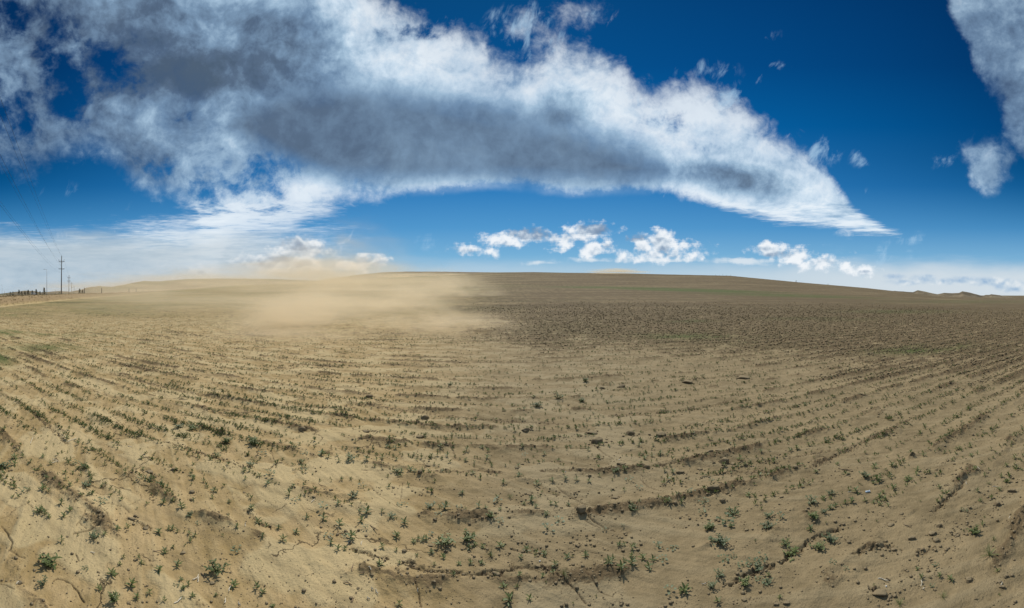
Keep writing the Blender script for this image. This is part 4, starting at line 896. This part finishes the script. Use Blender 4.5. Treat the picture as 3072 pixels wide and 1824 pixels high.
st_mesh = {}
for q in range(5):
    for nm, mt in (('p', PALE), ('b', BROWN)):
        v, f = straw_mesh(q + 1); me = mesh_np('straw', v, tris=f); me.materials.append(mt); st_mesh[(q, nm)] = me
STR = [(1, 235, 1215, 60, 60, 'p', 'longest pale straw in the broken bundle'), (1, 215, 1235, 45, 20, 'p', 'flat-lying pale straw in the broken bundle'), (1, 245, 1240, 45, 75, 'p', 'orange-tinted straw at the bundle edge'), (1, 290, 1190, 62, -60, 'b', 'dark straw stalk beside the broken bundle'),
       (1, 525, 1325, 55, 70, 'p', 'pale straw leaning at the foot of a seedling'), (1, 65, 1455, 85, 42, 'p', 'long pale straw at the bottom edge under the bundle'), (1, 485, 1450, 45, 75, 'p', 'short pale straw at the bottom edge'), (1, 665, 785, 42, 80, 'p', 'upright straw stub in the furrow'),
       (1, 1265, 555, 34, 35, 'p', 'tiny pale straw on stippled crust'), (1, 1410, 865, 32, -70, 'p', 'tiny pale straw under a round-leaved weed'), (1, 1345, 415, 80, -28, 'b', 'short dark twig on grey crust'), (1, 610, 1470, 35, -60, 'p', 'stub of straw cut by the bottom edge'), (1, 270, 130, 75, -20, 'b', 'dark twig by the furrow edge with a weed'),
       (0, 278, 25, 62, 65, 'p', 'pale straw standing near the edge of dense seedlings'), (0, 640, 22, 80, 18, 'p', 'bent pale straw above the cracked crust'), (0, 495, 190, 60, -25, 'p', 'pale straw on top of the small grey heap'), (0, 480, 205, 50, 15, 'p', 'lower straw in the small grey heap'), (0, 510, 180, 40, -60, 'b', 'dark straw in the small grey heap'),
       (0, 155, 1287, 26, 40, 'p', 'tiny straw touching a brown crumb'), (0, 825, 1003, 40, -15, 'p', 'thin curved straw on stippled crust'), (0, 1395, 1003, 65, 5, 'b', 'level brown straw beside a leafy seedling'), (0, 1155, 68, 35, -20, 'p', 'tiny pale straw among furrow plants'),
       (2, 287, 798, 88, -40, 'b', 'thick brown straw stalk lying in smooth sand'), (2, 253, 1190, 55, -58, 'p', 'pale hollow straw in the straw scatter'), (2, 65, 1285, 68, -28, 'b', 'dark straw in the straw scatter'), (2, 313, 1357, 48, -65, 'p', 'steep pale straw below the straw scatter'), (2, 240, 1415, 30, -40, 'p', 'small pale straw chip near the bottom edge'),
       (2, 680, 1345, 38, 75, 'p', 'pale straw caught in the upright crack'), (2, 66, 915, 28, 60, 'p', 'tiny pale straw under a seedling'), (2, 97, 1175, 62, 80, 'b', 'thin upright brown straw beyond the straw scatter'), (2, 185, 1218, 45, 10, 'b', 'level brown straw in the straw scatter'), (2, 275, 1338, 25, -50, 'p', 'tiny pale chip by a dark crumb'), (2, 100, 1440, 45, 50, 'b', 'thin dark straw near the bottom edge'),
       (2, 178, 935, 30, 70, 'p', 'tiny pale straw above the ledge'), (5, 265, 1245, 95, -22, 'p', 'longest straw near the big hollow clod'), (5, 608, 1280, 42, 85, 'p', 'upper one of two upright pale straws'), (5, 625, 1322, 42, -75, 'p', 'lower one of two upright pale straws'), (5, 1005, 402, 28, 80, 'p', 'tiny upright straw at the slanting ridge'),
       (5, 1262, 415, 44, -8, 'p', 'level pale straw among thin grass'), (5, 1390, 715, 26, 80, 'p', 'tiny straw on the crumbly ridge near the edge'), (5, 1115, 278, 32, -50, 'p', 'small pale straw among far seedlings'), (5, 1320, 1300, 36, 55, 'p', 'short straw lying on a clod'), (5, 480, 775, 70, -25, 'b', 'thin dark stalk lying before the ridge'),
       (5, 830, 412, 50, 0, 'b', 'short dark level stalk in smooth sand'), (5, 305, 1240, 30, -20, 'b', 'small brown straw touching the longest straw'), (4, 190, 1277, 38, 12, 'p', 'short pale straw beside a blue-green weed'), (4, 1440, 250, 110, -12, 'b', 'dark flat stalk in a shallow hollow'), (4, 400, 255, 90, 8, 'b', 'long thin dark stalk below the biggest rounded clod'), (4, 1485, 468, 30, 5, 'p', 'whitish straw chip near a row of seedlings')]
for k, (tl, zx, zy, ln, an, cc, lab) in enumerate(STR):
    px_, py_ = tp(tl, zx, zy); x, y = unproj(px_, py_); z = float(ground_z(x, y)[0]); d = math.hypot(x, y); L = ln / 2.969 * d / F
    upright = abs(an) > 72 and ln < 45
    o = link('straw_stalk', st_mesh[(k % 5, cc)])
    # direction on the ground that shows at this slope in the view
    th = math.atan2(x, y); a = math.radians(an); fx, fy = math.cos(a), math.sin(a) * d / H * .9
    L2 = L * math.hypot(fx, fy if not upright else .3); ga = math.atan2(fy, fx) - th
    o.location = (x, y, z + .004); o.rotation_euler = (0, -.9 if upright else rr_.uniform(-.08, 0), ga); wd_ = min(max(.05, L * .7), .09)
    o.scale = (max(L2, L), wd_, wd_); o['label'] = lab; o['category'] = 'straw'; o['group'] = 'loose pieces of straw'
# pale scrap of plastic lying on the sand
px_, py_ = tp(5, 125, 456); x, y = unproj(px_, py_); z = float(ground_z(x, y)[0])
v, f = tube_np((-.016, 0, .006), (.016, 0, .007), .0065, .0062, 12); t_ = TM(); t_.add(v, f); t_.add(*tube_np((.0145, 0, .007), (.021, 0, .0075), .0078, .0078, 12)); v, f = t_.arr()
o = link('plastic_scrap', mesh_np('plastic_scrap', v, tris=f), simple('plastic', (.62, .70, .76), .35, .05, 30, .5)); o.location = (x, y, z); o.rotation_euler = (0, 0, .3 - math.atan2(x, y))
o['label'] = 'pale bluish plastic scrap lying on the sand beside a seedling'; o['category'] = 'litter'
PEB = simple('pebble', (.6, .57, .52), .7, .1, 40)
for (tl, zx, zy, lab) in [(3, 478, 297, 'tiny white pebble under the line of crumbs'), (3, 955, 163, 'tiny white pebble by the end of the slanting crack'), (3, 248, 1083, 'tiny white pebble on the crumbly mound'), (5, 293, 1308, 'white pebble beyond the big hollow clod'), (3, 925, 248, 'tiny white pebble beside a dark clod and weeds')]:
    px_, py_ = tp(tl, zx, zy); x, y = unproj(px_, py_); v, f = clod_np(77, 1, .7, .2); o = link('pebble', mesh_np('pebble', v * .0055, tris=f), PEB); o.location = (x, y, float(ground_z(x, y)[0]) + .003)
    o['label'] = lab; o['category'] = 'pebble'; o['group'] = 'tiny white pebbles'


# ------------------------------------------------------------------ poles, wires, lamps
WOOD = simple('pole_wood', (.085, .070, .055), .85, .3, 3); METAL = simple('galvanised', (.22, .23, .23), .5, .15, 5, .5, .4); GLAZE = simple('insulator_glaze', (.08, .055, .045), .3, .1, 20, .5); WIRE = simple('wire', (.03, .03, .03), .5)


def pole_mesh_parts(t_root, h, arms, extra=None, wide=1.7):
    v, f = tube_np((0, 0, -.6), (0, 0, h), .17, .10, 10); link('pole', mesh_np('pole', v, tris=f), WOOD, t_root)
    for k, z in enumerate(arms):
        v = np.array([[sx_ * wide / 2, sy, z + sz2] for sx_ in (-1, 1) for sy in (.10, .22) for sz2 in (-.07, .07)]); f = np.array([(0, 1, 3, 2), (4, 6, 7, 5), (0, 4, 5, 1), (2, 3, 7, 6), (0, 2, 6, 4), (1, 5, 7, 3)])
        link('crossarm', mesh_np('crossarm', v, f), WOOD, t_root)
        for sx_ in ([-.92, .92] if k == 0 else [-.9, -.45, .9]):
            x0 = sx_ * wide / 2 * .98; hh_ = .42 if k == 0 else .22; tt = TM(); tt.add(*tube_np((x0, .16, z + .07), (x0, .16, z + .07 + hh_), .02, .02, 6))
            for q in range(3 if k == 0 else 1): tt.add(*tube_np((x0, .16, z + .13 + hh_ * .25 + q * .1), (x0, .16, z + .18 + hh_ * .25 + q * .1), .085, .05, 8))
            v, f = tt.arr(); link('insulator', mesh_np('insulator', v, tris=f), GLAZE, t_root)
        if k == 0:
            for s_ in (-1, 1):
                v, f = tube_np((s_ * wide * .40, .16, z - .06), (0, .12, z - .62), .03, .03, 5); link('brace', mesh_np('brace', v, tris=f), METAL, t_root)
    tt = TM(); tt.add(*tube_np((0, 0, h), (0, 0, h + .15), .03, .03, 6)); tt.add(*tube_np((0, 0, h + .08), (0, 0, h + .22), .08, .05, 8)); v, f = tt.arr(); link('insulator', mesh_np('insulator', v, tris=f), GLAZE, t_root)
    if extra:
        v, f = tube_np((.38, .0, extra), (.38, .0, extra + 1.1), .33, .33, 12); link('transformer', mesh_np('transformer', v, tris=f), METAL, t_root)
        v, f = tube_np((0, .0, extra + .7), (.3, .0, extra + .7), .05, .05, 6); link('bracket', mesh_np('bracket', v, tris=f), METAL, t_root)


LINE_AZ = math.atan2(-84.1, 48.5)
pole_at = []
for (px_, d, h, arms, ex_, lab) in [(184.0, 119, 11.0, (9.55, 7.35), None, 'tallest dark utility pole with two crossarms standing at the bank'), (206.5, 227, 10.9, (9.6, 7.9, 7.3), None, 'second utility pole of the line, half the height of the tallest one'),
                                    (214.3, 345, 10.8, (9.6, 8.3), 6.0, 'utility pole with a transformer close behind the second one'), (222.0, 470, 10.8, (9.6,), None, 'faint utility pole at the far end of the line')]:
    th = (px_ - 1536) / F; x, y = d * math.sin(th), d * math.cos(th); z = float(base_h(np.array([x]), np.array([y]))[0]); o = bpy.data.objects.new('utility_pole', None); C.collection.objects.link(o)
    o.location = (x, y, z); o.rotation_euler = (0, rad(.4), -LINE_AZ); pole_mesh_parts(o, h, arms, ex_)
    o['label'] = lab; o['category'] = 'utility pole'; o['group'] = 'utility poles along the road'; pole_at.append((x, y, z))
# the previous pole stands out of view beside the camera and still carries the wires
pv = (pole_at[0][0] + 94.2, pole_at[0][1] - 54.3, 0.2)
nx, ny = math.cos(-LINE_AZ), math.sin(-LINE_AZ)
A0, B0 = pole_at[0], pv


def wire(name, a, b_, sag, r, lab):
    t_ = TM(); n_ = 40; P = []
    for k in range(n_ + 1):
        f = k / n_; P.append(np.array([a[0] + (b_[0] - a[0]) * f, a[1] + (b_[1] - a[1]) * f, a[2] + (b_[2] - a[2]) * f - sag * 4 * f * (1 - f)]))
    for k in range(n_): t_.add(*tube_np(P[k], P[k + 1], r, r, 4))
    v, f = t_.arr(); o = link(name, mesh_np(name, v, tris=f), WIRE); o['label'] = lab; o['category'] = 'wire'; o['group'] = 'overhead wires'


for (off, hz_, sag, lab) in [(0.0, 11.15, .9, 'topmost overhead wire running from the tip of the tallest pole'), (-.78, 10.0, 1.0, 'overhead wire from the outer end of the upper crossarm'), (.78, 10.0, 1.0, 'overhead wire from the field end of the upper crossarm'),
                             (-.75, 7.6, 1.1, 'overhead wire from the outer end of the lower crossarm'), (.75, 7.6, 1.1, 'overhead wire from the field end of the lower crossarm'), (0.12, 6.2, 1.0, 'lowest overhead wire below both crossarms')]:
    wire('overhead_wire', (A0[0] + nx * off, A0[1] + ny * off, A0[2] + hz_), (B0[0] + nx * off, B0[1] + ny * off, B0[2] + hz_), sag, .0065, lab)
for k in range(3):
    a, b_ = pole_at[k], pole_at[k + 1]
    for off, hz_ in ((-.78, 10.0), (.78, 10.0)):
        wire('overhead_wire', (a[0] + nx * off, a[1] + ny * off, a[2] + hz_), (b_[0] + nx * off, b_[1] + ny * off, b_[2] + hz_), .8, .012, ['thin wire between the tallest and second poles, ', 'thin wire between the second and third poles, ', 'thin wire reaching the faintest pole, '][k] + ('outer side' if off < 0 else 'field side'))
for (px_, d, h, lab) in [(140.5, 165, 10.3, 'grey street lamp post with a short arm next to the tallest pole'), (6.5, 420, 10.2, 'small distant street lamp post at the picture edge')]:
    th = (px_ - 1536) / F; x, y = d * math.sin(th), d * math.cos(th); z = float(base_h(np.array([x]), np.array([y]))[0])
    o = bpy.data.objects.new('street_lamp', None); C.collection.objects.link(o); o.location = (x, y, z); o.rotation_euler = (0, 0, -th)
    v, f = tube_np((0, 0, -.3), (0, 0, h), .11, .06, 8); link('post', mesh_np('post', v, tris=f), METAL, o)
    v, f = tube_np((0, 0, h - .03), (-.75, 0, h + .05), .045, .04, 6); link('arm', mesh_np('arm', v, tris=f), METAL, o)
    v = np.array([[-1.35, -.12, h + .02], [-.65, -.14, h - .02], [-.65, .14, h - .02], [-1.35, .12, h + .02], [-1.3, -.09, h + .14], [-.68, -.1, h + .13], [-.68, .1, h + .13], [-1.3, .09, h + .14]])
    link('lamp_head', mesh_np('lamp_head', v, [(0, 3, 2, 1), (4, 5, 6, 7), (0, 1, 5, 4), (1, 2, 6, 5), (2, 3, 7, 6), (3, 0, 4, 7)]), METAL, o)
    o['label'] = lab; o['category'] = 'street lamp'; o['group'] = 'street lamps by the road'

# ------------------------------------------------------------------ posts by the track, on the ridge; far poles on the hills
POST = simple('post_wood', (.17, .145, .11), .9, .3, 4)
for (px_, d, h, r_, lab) in [(253.5, 160, 2.4, .16, 'thick short post beyond the small trees'), (305, 170, 2.4, .16, 'thick short post against the slope of the first hill'), (387, 200, 2.2, .15, 'first of two posts framing a gap in the dusty verge'), (408.5, 200, 2.3, .15, 'second of two posts framing a gap in the dusty verge'),
                             (430, 210, 2.0, .12, 'faint post past the gap in the verge'), (447.5, 210, 2.2, .10, 'slim post in the dusty verge'), (549, 245, 2.0, .14, 'first faint post in the dust under the long hill'), (559.5, 245, 2.0, .14, 'second faint post in the dust under the long hill'),
                             (574, 250, 2.4, .12, 'third faint post in the dust under the long hill'), (581, 250, 2.2, .12, 'last faint post in the dust under the long hill'), (82.5, 420, 5.0, .16, 'distant pole above the row of junipers'), (167, 420, 5.4, .18, 'distant pole between the lamp and the tallest pole'),
                             (45, 700, 6.5, .2, 'very faint pole over the first rise'), (13, 600, 6.0, .18, 'very faint pole close to the small street lamp')]:
    th = (px_ - 1536) / F; x, y = d * math.sin(th), d * math.cos(th); z = float(base_h(np.array([x]), np.array([y]))[0])
    t_ = TM(); t_.add(*tube_np((0, 0, -.3), (0, 0, h), r_, r_ * .85, 8)); t_.add(*tube_np((0, 0, h), (0, 0, h + .06), r_ * .6, r_ * .3, 8)); v, f = t_.arr()
    o = link('wooden_post', mesh_np('wooden_post', v, tris=f), POST); o.location = (x, y, z); o.rotation_euler = (0, rad(rr_.uniform(-1.5, 1.5)), 0); o['label'] = lab; o['category'] = 'post'; o['group'] = 'posts beyond the field'
for (px_, ytop, D, lab) in [(395, 837, 1060, 'tiny pole on the shoulder of the first hill'), (533.5, 827, 1060, 'tiny pole on the crest of the long hill')]:
    th = (px_ - 1536) / F; x, y = D * math.sin(th), D * math.cos(th); zt = H + (YH - ytop) / F * D
    v, f = tube_np((0, 0, -13), (0, 0, 0), .3, .25, 6); o = link('hill_pole', mesh_np('hill_pole', v, tris=f), POST); o.location = (x, y, zt); o['label'] = lab; o['category'] = 'pole'; o['group'] = 'poles on the hills'
for (px_, h, lab) in [(2147, .5, 'first tiny post on the ridge against the sky'), (2158, .4, 'stub of a post on the ridge beside the first'), (2168.5, 1.1, 'tallest of the tiny ridge posts'), (2179, .6, 'tiny ridge post past the tallest one'), (2192.5, .8, 'last tiny post where the ridge starts to fall')]:
    de = float(np.interp(px_, EDGE[:, 0], EDGE[:, 1])); th = (px_ - 1536) / F; x, y = de * math.sin(th), de * math.cos(th); z = float(base_h(np.array([x]), np.array([y]))[0])
    t_ = TM(); t_.add(*tube_np((0, 0, -.3), (0, 0, h), .07, .06, 6)); t_.add(*tube_np((-.15, 0, h * .8), (.15, 0, h * .8), .03, .03, 4)); v, f = t_.arr(); o = link('ridge_post', mesh_np('ridge_post', v, tris=f), POST); o.location = (x, y, z); o['label'] = lab; o['category'] = 'post'; o['group'] = 'tiny posts on the ridge'

# ------------------------------------------------------------------ small conifers and bushes
CONE = leaf_mat('conifer_green', (.060, .070, .042, 1), (.120, .130, .078, 1))


def tree(name, px_, D, h, wdt, kind, lab, zoff=0.0, cat='tree', group='trees by the road'):
    R_ = np.random.RandomState(int(px_)); th = (px_ - 1536) / F; x, y = D * math.sin(th), D * math.cos(th); z = float(base_h(np.array([x]), np.array([y]))[0]) + zoff
    o = bpy.data.objects.new(name, None); C.collection.objects.link(o); o.location = (x, y, z)
    v, f = tube_np((0, 0, -.2), (0, 0, h * .9), .035 * h, .008 * h, 7); link('trunk', mesh_np('trunk', v, tris=f), STEM if False else POST, o)
    t_ = TM(); n_ = 420
    for k in range(n_):
        q = R_.rand() ** .8
        if kind == 'c': zz_ = h * (.08 + .92 * q); rr2 = wdt / 2 * 1.25 * (1 - q) ** 1.0 * (1.0 + .35 * math.sin(q * 23 + px_)) * R_.rand() ** .5 + .02
        else: ph = R_.uniform(0, PI); zz_ = h * (.5 - .48 * math.cos(ph)) * (1 - .2 * R_.rand()); rr2 = wdt / 2 * math.sin(ph) * R_.rand() ** .5 * (1 + .3 * math.sin(3 * ph + px_))
        a = R_.uniform(0, 2 * PI); t_.add(*leaf(a + R_.uniform(-1, 1), (rr2 * math.cos(a), rr2 * math.sin(a), zz_), R_.uniform(-.2, .9), h * .13, h * .07, .2, 2))
    v, f = t_.arr(); link('crown', mesh_np('crown', v, tris=f), CONE, o)
    o['label'] = lab; o['category'] = cat; o['group'] = group


for (px_, h, wdt, lab) in [(57, 2.9, 1.4, 'narrow dark conifer at the start of the row'), (65, 2.2, 1.4, 'low conifer touching the narrow one'), (75, 2.2, 1.3, 'small conifer between the low one and a taller one'), (84.5, 2.9, 1.5, 'taller conifer in the middle of the row under a distant pole'), (97, 2.6, 1.5, 'broad conifer beside the white van'),
                           (108.5, 3.2, 1.6, 'dark conifer just past the white van'), (120, 2.2, 1.5, 'small round-topped conifer before the largest tree'), (132.5, 4.0, 1.7, 'largest conifer of the row next to the street lamp')]:
    tree('conifer_tree', px_, 215, h, wdt, 'c', lab)
tree('conifer_tree', 239, 190, 2.6, 1.4, 'c', 'small conifer beyond the utility poles'); tree('conifer_tree', 247.5, 190, 2.0, 1.2, 'c', 'smaller conifer beside the thick short post')
for (px_, h, wdt, lab) in [(21, 1.0, 1.0, 'low bush at the edge of the tree row'), (31, 1.9, 1.8, 'rounded dark bush before the tree row'), (39, 2.0, 1.8, 'second rounded dark bush, fused with the first')]:
    tree('roadside_bush', px_, 200, h, wdt, 'b', lab, 0, 'bush', 'bushes by the road')
for (px_, h, wdt, lab) in [(178, .7, .9, 'tuft of scrub at the foot of the tallest pole')]:
    tree('roadside_bush', px_, 117, h, wdt, 'b', lab, 0, 'bush', 'bushes by the road')
for (px_, h, wdt, lab) in [(2388.5, 1.1, 1.3, 'lone dark bush on the ridge line'), (2484, .8, 1.8, 'low bush further down the ridge line')]:
    tree('ridge_bush', px_, float(np.interp(px_, EDGE[:, 0], EDGE[:, 1])), h, wdt, 'b', lab, -.1, 'bush', 'bushes on the ridge')
# scrub along the top of the road bank
R = np.random.RandomState(31); n_ = 2600; pp = R.uniform(-150, 620, n_); th = (pp - 1536) / F; de = np.interp(pp, EDGE[:, 0], EDGE[:, 1]); d = de + 1.5 + R.rand(n_) ** .7 * (6 + .04 * de)
x, y = d * np.sin(th), d * np.cos(th)
scatter('dry_grass', np.stack([x, y, base_h(x, y)], 1), R.uniform(.10, .30, n_) * (1 - .5 * sst(pp, 300, 620)), [mk_tiny(60 + k, 9) for k in range(4)], simple('dry_grass', (.36, .27, .14), .85, .4, .8), 12)
# white van parked among the trees
WHITE = simple('white_paint', (.7, .71, .7), .35, .04, 3, .5); TYRE = simple('tyre', (.02, .02, .02), .8); GLASS = simple('dark_glass', (.03, .035, .04), .15, .05, 3, .6)
px_, D = 103.0, 235; th = (px_ - 1536) / F; x, y = D * math.sin(th), D * math.cos(th); z = float(base_h(np.array([x]), np.array([y]))[0])
o = bpy.data.objects.new('van', None); C.collection.objects.link(o); o.location = (x, y, z); o.rotation_euler = (0, 0, -th + .5)
prof = [(-1.6, .35), (1.5, .35), (1.55, .9), (1.25, 1.05), (.75, 1.75), (-1.5, 1.8), (-1.6, 1.5)]
v = np.array([[a, s_ * .8, c_] for s_ in (-1, 1) for a, c_ in prof]); n_ = len(prof)
me = bpy.data.meshes.new('body'); me.from_pydata([tuple(p) for p in v], [], [tuple(range(n_))[::-1], tuple(range(n_, 2 * n_))] + [(k, (k + 1) % n_, n_ + (k + 1) % n_, n_ + k) for k in range(n_)]); link('body', me, WHITE, o)
me = bpy.data.meshes.new('windscreen'); me.from_pydata([(1.24, -.7, 1.09), (1.24, .7, 1.09), (.8, .65, 1.72), (.8, -.65, 1.72), (1.21, -.7, 1.07), (1.21, .7, 1.07), (.77, .65, 1.70), (.77, -.65, 1.70)], [], [(0, 1, 2, 3), (7, 6, 5, 4), (0, 4, 5, 1), (1, 5, 6, 2), (2, 6, 7, 3), (3, 7, 4, 0)]); link('windscreen', me, GLASS, o)
for a in (-1.0, 1.0):
    for s_ in (-1, 1):
        v, f = tube_np((a, s_ * .62, .33), (a, s_ * .84, .33), .33, .33, 14); link('wheel', mesh_np('wheel', v, tris=f), TYRE, o)
o['label'] = 'tiny white van half hidden among the roadside conifers'; o['category'] = 'van'

# ------------------------------------------------------------------ blowing dust and haze
def dust(px_, d, zc, rx, ry, rz, dens, seed, noise_s=(1.5, 2.2, 2.2), cut=.42, soft=.35, col=(.89, .745, .52), g=.25, shear=0.0, yaw=None):
    import bmesh
    m = bpy.data.materials.new('dust'); m.use_nodes = True; t = NT(m.node_tree); t.n.clear(); out = t.new('ShaderNodeOutputMaterial'); pvn = t.new('ShaderNodeVolumePrincipled'); t.l.new(pvn.outputs[0], out.inputs['Volume'])
    pvn.inputs['Color'].default_value = col + (1,); pvn.inputs['Anisotropy'].default_value = g
    oc = t.new('ShaderNodeTexCoord').outputs['Object']; ln = t.new('ShaderNodeVectorMath', operation='LENGTH'); t.l.new(oc, ln.inputs[0])
    mp = t.new('ShaderNodeMapping'); mp.inputs['Scale'].default_value = noise_s; mp.inputs['Location'].default_value = (seed * 3.1, seed, 0); mp.inputs['Rotation'].default_value = (0, .25, 0); t.l.new(oc, mp.inputs[0])
    n_ = t.noise(mp.outputs[0], 1.15, 5, .60, .7)
    n2_ = t.m('SUBTRACT', n_, .5)
    r_ = t.m('ADD', ln.outputs['Value'], t.m('MULTIPLY', n2_, -1.9))
    body = t.m('POWER', t.sm(r_, 1.0, .15), 1.6); edge = t.sm(ln.outputs['Value'], 1.0, .6)
    tex = t.m('MAXIMUM', t.m('MULTIPLY_ADD', n2_, 9.0, .80), 0.04)
    t.l.new(t.m('MULTIPLY', t.m('MULTIPLY', t.m('MULTIPLY', body, edge), tex), dens), pvn.inputs['Density'])
    bm = bmesh.new(); bmesh.ops.create_icosphere(bm, subdivisions=3, radius=1.0); me = bpy.data.meshes.new('dust_cloud'); bm.to_mesh(me); bm.free()
    o = link('dust_cloud', me, m, kind='stuff'); th = (px_ - 1536) / F; x, y = d * math.sin(th), d * math.cos(th)
    o.location = (x, y, zc); o.scale = (rx, ry, rz); o.rotation_euler = (0, 0, -th if yaw is None else yaw)
    return o


dust(1010, 21, -.5, 9.5, 13, 3.4, .16, 1)
dust(1320, 17.5, -.4, 4.8, 7.5, 1.8, .17, 2, (1.5, 1.5, 1.6))
dust(1110, 34, -.4, 10, 13, 5.0, .075, 10, (1.4, 1.4, 1.6))
dust(740, 38, -.4, 24, 24, 4.2, .042, 3)
dust(960, 120, 4.0, 60, 45, 11, .022, 4)
dust(1040, 210, 14, 60, 50, 32, .009, 5, (1.3, 1.3, 1.3))
dust(620, 240, 4, 150, 90, 15, .011, 6)
dust(1290, 345, 17.0, 75, 22, 4.2, .06, 7)
dust(1850, 275, 17.2, 30, 14, 2.4, .14, 8)
dust(1330, 70, 1.0, 14, 14, 5.5, .05, 9, (1.4, 1.4, 1.4))
C.cycles.volume_step_rate = 1.0; C.cycles.volume_max_steps = 96
